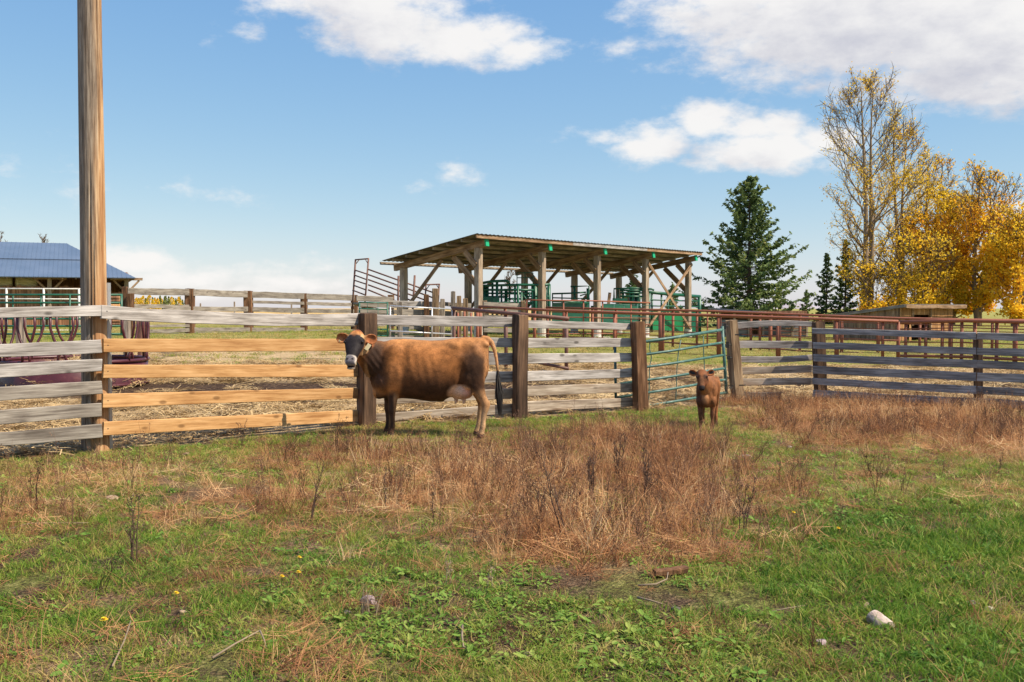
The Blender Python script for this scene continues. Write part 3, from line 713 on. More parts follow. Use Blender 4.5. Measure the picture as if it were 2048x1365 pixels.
# ------------------------------------------------------------ blue roofed hay barn on the left
eR = Vector((-23.4, 62, 0)); ED = Vector((-.92, -.395, 0)); BD = Vector((-.395, .92, 0))   # towards the left / the back
bn = empty('hay_barn', (eR.x - 8, 64, .4), 'long hay barn with blue hipped metal roof and red brown board wall', 'barn')
ze = P(272, 556, 62).z; LBN = 26.0
zr = P(130, 487, 66.8).z
r0 = eR + BD * 7 + ED * 4.0
M['blue_roof'] = None
m, nt, b, out = newmat('blue_roof_steel'); M['blue_roof'] = m
t = nd(nt, 'ShaderNodeTexCoord'); n1 = nd(nt, 'ShaderNodeTexNoise', {'Vector': t.outputs['Object'], 'Scale': .6, 'Detail': 4.0}).outputs[0]
setin(nt, b, 'Base Color', ramp(nt, n1, [(.3, (.085, .128, .20)), (.7, (.115, .16, .24))])); setin(nt, b, 'Roughness', .42); setin(nt, b, 'Specular IOR Level', .5)
def roofplane(c0, c1, c2, c3, name, n, mat):     # c0->c1 eave, c3->c2 ridge, with standing ribs
    mb = MB(); a0, a1, a2, a3 = map(Vector, (c0, c1, c2, c3)); nrm = (a1 - a0).cross(a3 - a0).normalized()
    if nrm.z < 0: nrm = -nrm
    mb.add([a0, a1, a2, a3, a0 - nrm * .05, a1 - nrm * .05, a2 - nrm * .05, a3 - nrm * .05], [(0, 1, 2, 3), (7, 6, 5, 4), (0, 4, 5, 1), (1, 5, 6, 2), (2, 6, 7, 3), (3, 7, 4, 0)])
    e = (a1 - a0); el_ = e.length; e = e / el_; up = (a3 - a0) - e * (a3 - a0).dot(e); H = up.length; up = up / H
    s3 = (a3 - a0).dot(e); s2 = (a2 - a0).dot(e)
    for k in range(1, n):
        s = el_ * k / n
        lim = H
        if s < s3 - 1e-3: lim = H * s / s3
        if s > s2 + 1e-3: lim = H * (el_ - s) / (el_ - s2)
        if lim < .1: continue
        mb.bar(a0 + e * s + nrm * .008, a0 + e * s + up * lim + nrm * .008, .03, .016, up=nrm)
    return mb.build(name, mat, bn)
V = lambda p, z: Vector((p.x, p.y, z))
eL = eR + ED * LBN; rL = r0 + ED * (LBN - 8.0); bR = eR + BD * 14; bL = eL + BD * 14
roofplane(V(eR, ze), V(eL, ze), V(rL, zr), V(r0, zr), 'roof', 100, M['blue_roof'])
roofplane(V(bR, ze), V(eR, ze), V(r0, zr), V(r0, zr), 'roof', 2, M['blue_roof'])
roofplane(V(bL, ze), V(bR, ze), V(r0, zr), V(rL, zr), 'roof', 2, M['blue_roof'])
roofplane(V(eL, ze), V(bL, ze), V(rL, zr), V(rL, zr), 'roof', 2, M['blue_roof'])
mb = MB(); A = V(eR, ze).lerp(V(r0, zr), .47) ; B = V(eL, ze).lerp(V(rL, zr), .47); mb.bar(A + Vector((0, -.02, .04)), B + Vector((0, -.02, .04)), .05, .03); mb.build('roof_seam', M['iron'], bn)
WL = eR + BD * 1.2 + ED * .6
zw = P(120, 573.5, 62).z; zg = .45
ys_ = 0; k = 0; boards = None
for k in range(96):     # upright boards of the low wall
    p = WL + ED * (.26 * k); hgt = zw - zg + random.uniform(-.06, .06)
    if k < 6: hgt -= .35
    if boards is None or k % 24 == 0:
        bm_ = MB(); bm_.box((0, 0, .5), (.245, .03, 1.0)); boards = bm_.mesh('wall_board', M['barn_board'])
    o = bpy.data.objects.new('wall_board', boards); COL.objects.link(o); o.parent = bn
    f4 = Matrix((-ED, BD, Vector((0, 0, 1)))).transposed().to_4x4(); f4 = Matrix.Translation(Vector((p.x, p.y, zg)) + BD * random.uniform(-.012, .012)) @ f4 @ Matrix.Diagonal((1, 1, hgt, 1))
    o.matrix_local = Matrix.Translation(-bn.location) @ f4
for k in range(6):      # posts with T braces
    p = eR + BD * 1.0 + ED * (.5 + 5.1 * k * .86)
    post(bn, V(p, zg - .2), V(p, ze + .22), .2, .2, M['timber_post'])
    mb = MB(); a = p - ED * .95; c_ = p + ED * .95; zc = ze - .06 
    board(bn, V(a, zc), V(c_, zc), .16, .16, .16, M['timber'], name='beam')
    for s_ in (-1, 1): board(bn, V(p + ED * (.75 * s_), zc - .08), V(p, zc - .9), .12, .12, .08, M['timber'], name='brace')
for k in range(34):     # rafter tails
    p = eR + ED * (.4 + .75 * k)
    board(bn, V(p + BD * .06, ze - .07), V(p + BD * 1.5, ze + .25), .13, .13, .06, M['timber'], name='rafter_tail', seg=2)
# back wall inside, dark boards
mb = MB(); A = eR + BD * 12.5; B = A + ED * (LBN - 1); mb.bar(V(A, (zg + ze) / 2 + .3), V(B, (zg + ze) / 2 + .3), .08, ze - zg + .9); mb.build('back_wall', M['barn_board'], bn)
mb = MB(); A = eR + BD * 3 ; B = eR + BD * 12.5; mb.bar(V(A + ED * .5, ze - .75), V(B + ED * .5, ze - .75), .08, 1.5); mb.build('end_wall', M['barn_board'], bn)
# round bales stacked behind the wall
m, nt, b, out = newmat('hay_bale'); M['hay'] = m
t = nd(nt, 'ShaderNodeTexCoord'); n1 = nd(nt, 'ShaderNodeTexNoise', {'Vector': vmt(nt, 'MULTIPLY', t.outputs['Object'], (3, 30, 30)), 'Scale': 1.0, 'Detail': 5.0}).outputs[0]
setin(nt, b, 'Base Color', ramp(nt, n1, [(.3, (.26, .22, .10)), (.55, (.50, .43, .22)), (.7, (.66, .58, .34))])); setin(nt, b, 'Roughness', .95); bump(nt, b, n1, .6, .05)
mb = MB(); mb.tube([(-.62, 0, 0), (-.60, 0, 0), (-.5, 0, 0), (.5, 0, 0), (.6, 0, 0), (.62, 0, 0)], [.35, .58, .66, .66, .58, .35], 22)
bale = mb.mesh('round_bale', M['hay'], smooth=True)
wrds = ['first', 'second', 'third', 'fourth', 'fifth', 'sixth', 'seventh', 'eighth', 'ninth', 'tenth', 'eleventh', 'twelfth']
for k in range(10):
    p = eR + BD * 1.95 + ED * (6.2 + 1.36 * k)
    for lv in range(1):
        o = bpy.data.objects.new('round_bale', bale); COL.objects.link(o)
        o.location = V(p, zg + 2.05 + .66); o.rotation_euler = (random.uniform(0, 6), 0, math.atan2(-ED.y, -ED.x) + random.uniform(-.05, .05))
        tag(o, 'round hay bale under the blue roof, %s from the right behind the tall pole' % wrds[k], 'hay bale', 'hay bales in the barn')
mb = MB(); A = eR + BD * 2.9 + ED * 1.0; B = A + ED * (LBN - 2); mb.bar(V(A, zg + 2.0), V(B, zg + 2.0), 3.2, .1); mb.build('loft_floor', M['barn_board'], bn)

# ------------------------------------------------------------ white panel, green gate, log pile on the left
f = empty('metal_fence', at_ground(80, 50), 'white pipe fence panel in front of the red brown barn wall', 'fence panel')
for y in (577.5, 598, 660.5): pipe(f, 'rail', [P(-60, y, 50), P(161, y + .8, 50)], .032, M['white_pipe'])
for px in (13, 87.5, 158): pipe(f, 'post', [P(px, 577, 50), V(at_ground(px, 50), .3)], .055, M['white_pipe'])
f = empty('metal_gate', at_ground(110, 40), 'dark green tubular gate behind the maroon feeder', 'gate')
for y in (590, 606, 638, 652.5, 668.5): pipe(f, 'rail', [P(-70, y, 40), P(245, y, 40.6)], .04, M['green'])
for px in (26, 82, 140, 243): pipe(f, 'upright', [P(px, 590, 40.3), P(px, 668, 40.3)], .03 if px != 243 else .05, M['green'])
names = ['top', 'second', 'third', 'fourth', 'bottom']
for i, (x0, y0, x1, y1, r_) in enumerate([(212, 595, 240, 596.5, .08), (209, 599, 241, 600.5, .09), (214, 603, 243, 602, .08), (206, 608, 238, 610, .10), (204, 612, 240, 613, .10)]):
    o = empty('log', P((x0 + x1) / 2, y1, 58), '%s log of the firewood stack right of the tall pole' % names[i], 'log', 'logs stacked behind the green gate')
    pts = [P(lerp(x0, x1, t), lerp(y0, y1, t) + .6 * math.sin(t * 4 + i), 58 + .2 * (i % 2)) for t in (0, .3, .6, 1)]; r_ *= 1.3
    mb = MB(); mb.tube(pts, [r_, r_ * 1.05, r_ * .95, r_], 10); mb.build('bark', M['barn_board'] if i < 3 else M['hut_board'], o, smooth=True)
    dv = (pts[1] - pts[0]).normalized()
    for e_, s_ in ((pts[0], -1), (pts[-1], 1)):
        mb = MB(); mb.tube([e_ + dv * (.001 * s_), e_ + dv * (.012 * s_)], r_ * .93, 10); mb.build('cut_end', M['new_board'], o)
wrds6 = 0
for i in range(6):      # lower logs that carry the stack
    o = MB(); p = P(223, 618 + i * 6.2, 58); o.tube([p + Vector((-.55, 0, 0)), p + Vector((.5, .05, 0))], .11, 8)
    o = o.build('log', M['barn_board'], loc=p); tag(o, '%s lower log of the firewood stack right of the tall pole, counted downwards' % wrds[i], 'log', 'lower logs of the firewood stack')

# ------------------------------------------------------------ maroon ring feeder
fc = Vector((P(148, 700, 20.3).x, 20.3, 0)); fc.z = float(gz(fc.x, fc.y)); FR = 1.42
fe = empty('ring_feeder', fc, 'maroon steel ring hay feeder with slanted bars behind the front fence', 'feeder')
ring = lambda r_, z, n=48, a0=0, a1=2 * math.pi: [fc + Vector((r_ * math.cos(lerp(a0, a1, i / n)), r_ * math.sin(lerp(a0, a1, i / n)), z)) for i in range(n + 1)]
mb = MB(); n = 48
for (r_, z) in ((FR, .02), (FR, .52), (FR - .02, .52), (FR - .02, .02)):
    for i in range(n): mb.v.append(fc + Vector((r_ * math.cos(2 * math.pi * i / n), r_ * math.sin(2 * math.pi * i / n), z)))
for k in range(3):
    for i in range(n): mb.f.append((k * n + i, k * n + (i + 1) % n, (k + 1) * n + (i + 1) % n, (k + 1) * n + i)); mb.m.append(0)
mb.build('skirt', M['maroon'], fe, smooth=True)
for z, r_ in ((.53, .038), (.06, .03), (1.32, .036)): pipe(fe, 'hoop', ring(FR, z if z < 1 else 1.46), r_, M['maroon'], 8)
for i in range(13):
    a = 2 * math.pi * (i + .3) / 13
    for s_ in (-1, 1):
        q = [(a + s_ * .14, 1.46), (a + s_ * .145, 1.2), (a + s_ * .10, .98), (a + s_ * .03, .80), (a - s_ * .045, .66), (a - s_ * .05, .53)]
        pipe(fe, 'bar', [fc + Vector(((FR + .015 * s_) * math.cos(b_), (FR + .015 * s_) * math.sin(b_), z)) for b_, z in q], .026, M['maroon'], 7)
for px, d, top, w in ((36, 24.5, 632, 9), (45, 24.8, 632, 8), (252, 24.6, 636, 11), (278, 26, 633, 7), (286, 26.1, 633, 5)):
    B = at_ground(px, d); o = post(None, B - Vector((0, 0, .2)), Vector((B.x + .02, d, P(px, top, d).z)), w / F * d, w / F * d, M['grey_post'] if px < 260 else M['rust_dark'], name='wooden_post' if px < 260 else 'steel_post')
    tag(o, {36: 'left grey post of a pair behind the maroon feeder', 45: 'right grey post of a pair behind the maroon feeder', 252: 'thick grey post behind the right rim of the maroon feeder', 278: 'wider rusty stub post right of the maroon feeder', 286: 'thin rusty stub post right of the maroon feeder'}[px], 'post')

# ------------------------------------------------------------ small gates in the middle
f = empty('metal_gate', at_ground(746, 33), 'small dark green wire gate above the cow head', 'gate')
for y in (605, 618, 646, 658, 671): pipe(f, 'rail', [P(719, y, 33), P(775, y + 1.5, 33.4)], .022, M['green'])
for px in (719, 775): pipe(f, 'upright', [P(px, 604, 33.2), P(px, 690, 33.2)], .028, M['green'])
for px in (735, 756): pipe(f, 'stay', [P(px, 606, 33.2), P(px, 672, 33.2)], .009, M['green'], 6)
f = empty('metal_gate', at_ground(840, 31), 'pale galvanised pipe gate behind the cow back', 'gate')
for ya, yb_ in ((612.5, 619), (648.5, 653), (662.5, 669), (676, 683)): pipe(f, 'rail', [P(780, ya, 30.6), P(906, yb_, 31.6)], .024, M['galv'])
for px, t_, b_ in ((780.5, 612, 690), (864, 617, 695), (905, 619, 690)): pipe(f, 'upright', [P(px, t_, 31), P(px, b_, 31)], .024, M['galv'])

# ------------------------------------------------------------ loading chute
f = empty('loading_chute', at_ground(790, 46), 'rusty steel loading chute with sloping side rails', 'loading chute')
dA, dB = 46.0, 47.0
def seg(a, b_, r_=.03, name='rail', d0=dA, d1=dA): return pipe(f, name, [P(a[0], a[1], d0), P(b_[0], b_[1], d1)], r_, M['rust_dark'], 7)
seg((711, 520), (703, 640), .045, 'post', dB, dB); seg((737, 517.5), (727, 640), .04, 'post'); seg((710.5, 520), (737, 517.8), .035, 'crossbar', dB, dA)
seg((712, 528), (718, 520.5), .02, 'gusset', dB, dB); seg((736, 528), (731, 519.5), .02, 'gusset')
for (ya, xb, yb_) in ((539, 866, 585.5), (549.5, 866, 596), (559.5, 850, 600.5), (570, 824, 602), (580, 800, 606)): seg((736, ya), (xb, yb_), .036, 'rail', dA, dA + .4)
for (x0, y0, x1, y1) in ((710.5, 541, 735, 549), (709.5, 551, 734, 560), (708.5, 561, 733, 569), (707, 571, 731, 580), (705.5, 581, 729, 590)): seg((x0, y0), (x1, y1), .033, 'rail', dB, dA + .1)
for x0, x1, y0 in ((797, 795, 552), (829.5, 823, 551)): seg((x0, y0), (x1, 660), .05, 'post')
seg((852, 570), (847, 660), .035, 'post'); seg((878.5, 569), (873, 660), .04, 'post', dB, dB); seg((851.5, 570), (879, 569), .035, 'crossbar', dA, dB); seg((853, 579), (859, 570.5), .02, 'gusset'); seg((878, 578), (873, 570), .02, 'gusset', dB, dB)
mb = MB(); mb.add([P(705, 605, dB), P(728, 605, dA), P(860, 660, dA + .4), P(840, 660, dB + .4), P(705, 609, dB), P(728, 609, dA), P(860, 664, dA + .4), P(840, 664, dB + .4)], [(0, 1, 2, 3), (4, 7, 6, 5), (0, 4, 5, 1), (1, 5, 6, 2), (2, 6, 7, 3), (3, 7, 4, 0)]); mb.build('ramp_floor', M['grey_board_dark'], f)

# ------------------------------------------------------------ rusty pipe fences
def pipefence(label, line, posts, bars, mat, rtop=.05, rbar=.018, rpost=.05, grp=None, vary=True):
    """line: [(px, ytop, ybottom, depth)] - top rail / lowest rail, posts reach the ground"""
    pxs = [q[0] for q in line]
    ip = lambda px, k: float(np.interp(px, pxs, [q[k] for q in line]))
    mid = line[len(line) // 2]
    r_ = empty('pipe_fence', at_ground(mid[0], mid[3]), label, 'fence', None)
    dd = lambda px: 1 / float(np.interp(px, pxs, [1 / q[3] for q in line]))
    pipe(r_, 'top_rail', [P(p, ip(p, 1), dd(p)) for p in pxs], rtop, mat)
    for t in bars:
        pipe(r_, 'rail', [P(p, lerp(ip(p, 1), ip(p, 2), t), dd(p)) for p in pxs], rbar if t < 1 else rtop * .8, mat, 6)
    for q in posts:
        px, rp = q if isinstance(q, tuple) else (q, rpost)
        d = dd(px) + .06; B = at_ground(px, d)
        pipe(r_, 'post', [P(px, ip(px, 1) + .5, d), Vector((P(px, ip(px, 1), d).x, d, min(B.z - .15, P(px, ip(px, 2) + 2, d).z)))], rp, mat, 8)
    return r_
pipefence('low rusty pipe rail section ending in an open pipe left of centre', [(905, 617, 690, 25.5), (1137, 638, 738, 23.6)], [(908, .045), (1012, .045), (1133, .045)], [1.0], M['rust_dark'], .05)
pipefence('long rusty red pipe fence with heavy posts behind the teal gate', [(958, 613.5, 694, 37), (1092, 620.5, 699, 35), (1284, 627.5, 706.5, 33), (1440, 631.5, 712, 32), (1640, 638, 720, 31), (1797, 643.5, 727, 30.2)], [(960, .07), 1010, (1069, .06), (1130, .09), 1229, (1323, .10), (1438, .075), (1557, .08), (1674, .075), 1766, (1797, .06)], [.45, .72, 1.0], M['rust'], .048, .014)
pipefence('rusty red barred pipe panels further back along the corral', [(1092, 615.5, 672, 41), (1240, 619, 679, 39), (1400, 622, 690, 37.5), (1530, 627, 697, 36.5), (1630, 631, 704, 35.5), (1797, 637, 708, 34.5), (1945, 640, 713, 33.5), (2250, 644, 722, 32)], [(1095, .06), (1185, .05), 1232, 1346, (1394, .045), (1415, .03), 1502, 1520, (1541, .07), 1600, 1640, (1684, .06), (1757, .07), 1840, 1900, 1985, 2100], [.16, .32, .48, .64, .8, 1.0], M['rust'], .042, .016)
pipefence('rusty pipe fence with close posts in front of the small wooden hut', [(1800, 645, 712, 29.5), (1929, 641.5, 714, 29), (2048, 644, 720, 28.2), (2300, 650, 735, 27)], [1812, (1852, .05), 1885, 1903, 1924, (1950, .055), (1994, .055), (2031, .07), 2120], [.2, .4, .6, .8, 1.0], M['rust'], .06, .018)
pipefence('thin pink red portable panels standing before the green chute', [(1050, 600, 668, 39.4), (1095, 601.5, 668, 39.2), (1180, 602, 668, 40), (1300, 606, 668, 41)], [1053, (1127, .03), 1167, 1205, 1262], [.3, .5, .7, 1.0], M['rust'], .028, .014, .03)
# short rusty posts of the crowding alley
for i, px in enumerate((908, 916, 929, 942, 955)):
    d = 30.5 + .2 * i; B = at_ground(px, d); T = P(px, 622 + i % 2 * 4, d)
    mb = MB(); mb.tube([B - Vector((0, 0, .1)), Vector((B.x, d, T.z))], .05 if i in (0, 4) else .032, 8); o = mb.build('steel_post', M['rust'], loc=B, smooth=True)
    tag(o, ['first', 'second', 'third', 'fourth', 'fifth'][i] + ' from the left in the row of short rusty posts over the cow back', 'post', 'short rusty posts behind the cow')

# ------------------------------------------------------------ green handling equipment under the shed
def gp(root, pts, d, r_=.035, name='bar', mat='green'): return pipe(root, name, [P(x, y, d) if not isinstance(d, (list, tuple)) else P(x, y, d[i]) for i, (x, y) in enumerate(pts)], r_, M[mat], 7)
f = empty('squeeze_chute', at_ground(1020, 43.5), 'green steel cattle squeeze chute at the left under the shed', 'squeeze chute')
D = 43.0
gp(f, [(962, 567), (985, 563), (1013, 562), (1019, 566)], D, .06, 'top_beam'); gp(f, [(965, 572), (1040, 570), (1085, 570.5), (1100, 569)], D, .055, 'top_beam')
for (x, y0, y1, r_) in ((968, 570, 655, .10), (975, 575, 655, .06), (985, 566, 652, .05), (994, 565, 640, .06), (1003, 570, 650, .045), (1012, 580, 655, .07), (1019, 566, 640, .04), (1030, 568, 650, .05), (1036, 572, 655, .06), (1043, 585, 655, .05), (1052, 580, 655, .06), (1065, 571, 655, .06), (1070, 567, 655, .11), (1077, 570, 655, .05), (1098, 569, 655, .08), (1093, 575, 620, .03)):
    gp(f, [(x, y0), (x, y1)], D + (x % 7) * .12, r_, 'upright')
for (x0, x1, y, r_) in ((968, 1010, 580, .05), (1008, 1068, 580, .05), (970, 1012, 587, .04), (1010, 1066, 587, .055), (975, 1010, 594, .045), (1040, 1098, 593, .035), (965, 1066, 606, .05), (1010, 1066, 598, .04), (968, 1070, 618, .06)):
    gp(f, [(x0, y), (x1, y + .5)], D + (y % 5) * .1, r_, 'crossbar')
for (x0, y0, x1, y1) in ((995, 600, 1001, 612), (1014, 598, 1020, 610), (1024, 596, 1030, 612), (1046, 590, 1054, 606), (1060, 584, 1054, 600)): gp(f, [(x0, y0), ((x0 + x1) / 2 + 2, (y0 + y1) / 2), (x1, y1)], D - .2, .03, 'lever')
mb = MB(); mb.box(P(975, 606, D), (.42, .5, .5)); mb.build('side_panel', M['green'], f); mb = MB(); mb.box(P(992, 607, D), (.3, .5, .5)); mb.build('side_panel', M['green'], f)
gp(f, [(1034, 545), (1034, 570)], D + .3, .02, 'post'); gp(f, [(1050, 545), (1050, 580)], D + .3, .02, 'post'); gp(f, [(1034, 546), (1066, 546)], D + .3, .02, 'crossbar'); gp(f, [(1034, 556), (1066, 556)], D + .3, .02, 'crossbar'); gp(f, [(1066, 546), (1066, 575)], D + .3, .02, 'post')
f = empty('sheeted_alley', at_ground(1150, 46), 'dark green sheeted cattle alley in the middle under the shed', 'alley panel')
def panel(root, x0, x1, y0, y1, d0, d1, mat='green', name='sheet'):
    A = P(x0, (y0 + y1) / 2, d0); B = P(x1, (y0 + y1) / 2, d1); mb = MB(); mb.bar(A, B, .04, (y1 - y0) / F * d0); return mb.build(name, M[mat], root)
panel(f, 1104, 1178, 606, 648, 45.4, 46); panel(f, 1182, 1276, 612, 650, 46, 47.5); gp(f, [(1104, 603), (1178, 606)], [45.3, 45.9], .04, 'rail')
gp(f, [(1104, 588), (1140, 587), (1172, 585)], 46.5, .04, 'rail'); gp(f, [(1104, 596), (1180, 598)], 46.5, .03, 'rail')
for x in (1105, 1124, 1150, 1178): gp(f, [(x, 588), (x, 650)], 46.3, .03, 'upright')
gp(f, [(1141, 573.5), (1178, 572.5), (1177, 640)], 46.6, .04, 'frame'); gp(f, [(1149, 573), (1149, 605)], 46.6, .06, 'frame'); gp(f, [(1175, 577), (1175, 606)], 46.5, .05, 'frame'); gp(f, [(1160, 592), (1176, 587)], 46.4, .03, 'lever')
f = empty('squeeze_chute', at_ground(1260, 49.5), 'green steel headgate chute with top box towards the shed right', 'squeeze chute')
D = 49.0
panel(f, 1225, 1255, 597, 606, D, D, name='hopper'); gp(f, [(1228, 597), (1228, 578), (1262, 577), (1290, 577)], D, .045, 'frame')
for (x, r_) in ((1236, .04), (1246, .06), (1262, .09), (1266, .07), (1273, .11), (1279, .06)): gp(f, [(x, 578), (x, 660)], D + (x % 5) * .15, r_, 'upright')
for y in (581, 586, 593, 606, 618): gp(f, [(1240, y), (1288, y + .5)], D, .045, 'crossbar')
gp(f, [(1290, 578.5), (1303, 578.5), (1308, 581)], D, .05, 'handle'); panel(f, 1206, 1262, 608, 648, 47, 48, name='sheet')
mb = MB(); mb.box(P(1218, 600, 48.5), (.14, .14, .7), Matrix.Rotation(.12, 3, 'Y')); mb.build('lever_box', M['timber'], f)
f = empty('sheeted_alley', at_ground(1350, 51), 'long bright green alley with high sloping rail at the shed right end', 'alley panel')
gp(f, [(1288, 583.5), (1330, 588), (1400, 593.5)], [50, 51, 53], .085, 'top_rail')
for y0, y1 in ((600, 603), (612, 614), (623, 624)): gp(f, [(1290, y0), (1399, y1)], [50, 53], .035, 'rail')
for (x, r_) in ((1298, .09), (1304, .05), (1323, .05), (1336, .05), (1399, .10)): gp(f, [(x, 586 + (x - 1290) * .07), (x, 665)], lerp(50, 53, (x - 1288) / 112), r_, 'upright')
panel(f, 1292, 1322, 628, 662, 50.2, 51, 'green_bright'); panel(f, 1326, 1366, 630, 663, 51, 52, 'green_bright'); panel(f, 1372, 1398, 625, 664, 52, 53, 'green')
f = empty('wire_panel', at_ground(1250, 44.6), 'pale green wire mesh panel standing before the alley', 'fence panel')
for y in (608.5, 622, 632, 642, 653, 664): gp(f, [(1205, y), (1300, y + 3)], [44.2, 45], .012, 'wire', 'teal')
for x in (1205, 1228, 1248, 1275, 1300): gp(f, [(x, 609), (x, 668)], 44.6, .013, 'wire', 'teal')

# ------------------------------------------------------------ small wooden hut at the right
hc = Vector((P(1799.5, 640, 46).x, 46, 0)); FD = Vector((.785, .62, 0)); SDd = Vector((-.62, .785, 0))
ht = empty('wooden_hut', (hc.x + 1, 47, .1), 'small mono pitch wooden cattle hut with dark doorway below yellow trees', 'hut')
zf = P(1799, 613, 46).z; zb_ = P(1668, 631, 48.7).z; zg = .05
def updown(p, z0, z1, wdt, dirv, mat, name='wall_board', th=.03):
    mb = MB(); n_ = Vector((-dirv.y, dirv.x, 0)); fr_ = Matrix((dirv, n_, Vector((0, 0, 1)))).transposed().to_4x4(); fr_.translation = Vector((p.x, p.y, z0)) + n_ * random.uniform(-.008, .008)
    hw = wdt / 2; H0 = z1[0] - z0; H1 = z1[1] - z0
    mb.add([fr_ @ Vector(q) for q in [(-hw, -th / 2, 0), (hw, -th / 2, 0), (hw, th / 2, 0), (-hw, th / 2, 0), (-hw, -th / 2, H0), (hw, -th / 2, H1), (hw, th / 2, H1), (-hw, th / 2, H0)]], [(3, 2, 1, 0), (4, 5, 6, 7), (0, 1, 5, 4), (1, 2, 6, 5), (2, 3, 7, 6), (3, 0, 4, 7)])
    mb.build(name, mat, ht, frame=fr_)
nF = 24; wF = 4.8 / nF
for k in range(nF):
    s = wF * (k + .5); p = hc + FD * s; px_ = 1024 + p.x / p.y * F
    if 1823 < px_ < 1857: updown(p, P(px_, 630, p.y).z, (zf, zf), wF * .97, FD, M['hut_board'])
    elif 1808 < px_ < 1818: updown(p, P(px_, 636, p.y).z, (zf, zf), wF * .97, FD, M['hut_board'])
    else: updown(p, zg - .2, (zf, zf), wF * .97, FD, M['hut_board'])
nS = 16; wS = 3.5 / nS
for k in range(nS):
    s = wS * (k + .5); za = lerp(zf, zb_, (s - wS / 2) / 3.5) ; zc = lerp(zf, zb_, (s + wS / 2) / 3.5)
    updown(hc + SDd * s, zg - .2, (za - .02, zc - .02), wS * .97, SDd, M['hut_shaded'])
for k in range(10): updown(hc + SDd * 3.5 + FD * (.48 * (k + .5)), zg - .2, (zb_ - .03, zb_ - .03), .478, FD, M['barn_board'])
for k in range(7):
    za = lerp(zf, zb_, k / 7); zc = lerp(zf, zb_, (k + 1) / 7); updown(hc + FD * 4.8 + SDd * (.5 * (k + .5)), zg - .2, (za - .02, zc - .02), .495, SDd, M['barn_board'])
mb = MB(); mb.bar(V(hc + FD * 1.02 - SDd * .05, zf - .9), V(hc + FD * 1.02 - SDd * .05, zf - .05), .1, .1); mb.build('door_frame', M['timber'], ht)
mb = MB(); mb.bar(V(hc + FD * 2.62 - SDd * .06, zg), V(hc + FD * 2.55 - SDd * .06, zf), .12, .09); mb.build('door_frame', M['timber'], ht)
# roof slab of planks and fascia
a = hc - SDd * .35 - FD * .12; c_ = hc + SDd * 3.8 - FD * .12
nrm = Vector((0, 0, 1)); za = zf + .10; zc = zb_ + .02
mb = MB()
q = [V(a, za), V(a + FD * 5.5, za), V(c_ + FD * 5.5, zc), V(c_, zc)]
mb.add(q + [v - Vector((0, 0, .05)) for v in q], [(0, 1, 2, 3), (7, 6, 5, 4), (0, 4, 5, 1), (1, 5, 6, 2), (2, 6, 7, 3), (3, 7, 4, 0)]); mb.build('roof', M['roof_grey'], ht)
board(ht, V(a, za - .09) - SDd * .03, V(a + FD * 2.7, za - .1) - SDd * .03, .17, .16, .04, M['timber'], sag=.03, name='fascia_board'); board(ht, V(a + FD * 2.7, za - .1) - SDd * .035, V(a + FD * 5.5, za - .11) - SDd * .035, .16, .17, .04, M['timber'], sag=.03, name='fascia_board')
board(ht, V(a, za - .08) - FD * .03, V(c_, zc - .08) - FD * .03, .14, .14, .04, M['grey_board_dark'], name='barge_board')
# low shelter in the middle distance
ls = empty('low_shelter', at_ground(1530, 54), 'long low grey lean to shelter with dark blue roof behind the pipe corral', 'shelter')
A, B = P(1436, 617.5, 52), P(1617, 631.5, 52); dv = Vector((0, 2.6, .05))
mb = MB(); mb.add([A, B, B + dv, A + dv, A - Vector((0, 0, .09)), B - Vector((0, 0, .09)), B + dv - Vector((0, 0, .09)), A + dv - Vector((0, 0, .09))], [(0, 1, 2, 3), (7, 6, 5, 4), (0, 4, 5, 1), (1, 5, 6, 2), (2, 6, 7, 3), (3, 7, 4, 0)])
M['slate'] = paint('dark_blue_grey_roof', (.085, .095, .13), .5, .2); M['grey_sheet'] = paint('blue_grey_sheet', (.20, .22, .26), .55, .1, (.3, .3, .3), .4, 3)
mb.build('roof', M['slate'], ls)
for k in range(6):
    x0, x1 = lerp(1440, 1614, k / 6) + .8, lerp(1440, 1614, (k + 1) / 6) - .8
    for (y0, y1, mt) in ((640 + k, 656, 'grey_sheet'), (658, 668, 'grey_board_dark'), (670, 690, 'grey_sheet')):
        if k == 2 and y0 == 658: continue
        mb = MB(); mb.bar(P(x0, (y0 + y1) / 2, 53), P(x1, (y0 + y1) / 2, 53), .05, (y1 - y0) / F * 53); mb.build('wall_panel', M[mt], ls)
for k in range(7):
    x = lerp(1440, 1614, k / 6); mb = MB(); mb.bar(V(at_ground(x, 52.9), -.1), P(x, 621 + k * 2.2, 52.9), .1, .1); mb.build('post', M['timber_post'], ls)
mb = MB(); mb.bar(P(1440, 655, 54.5), P(1614, 655, 54.5), .05, 1.8); mb.build('back_wall', M['barn_board'], ls)
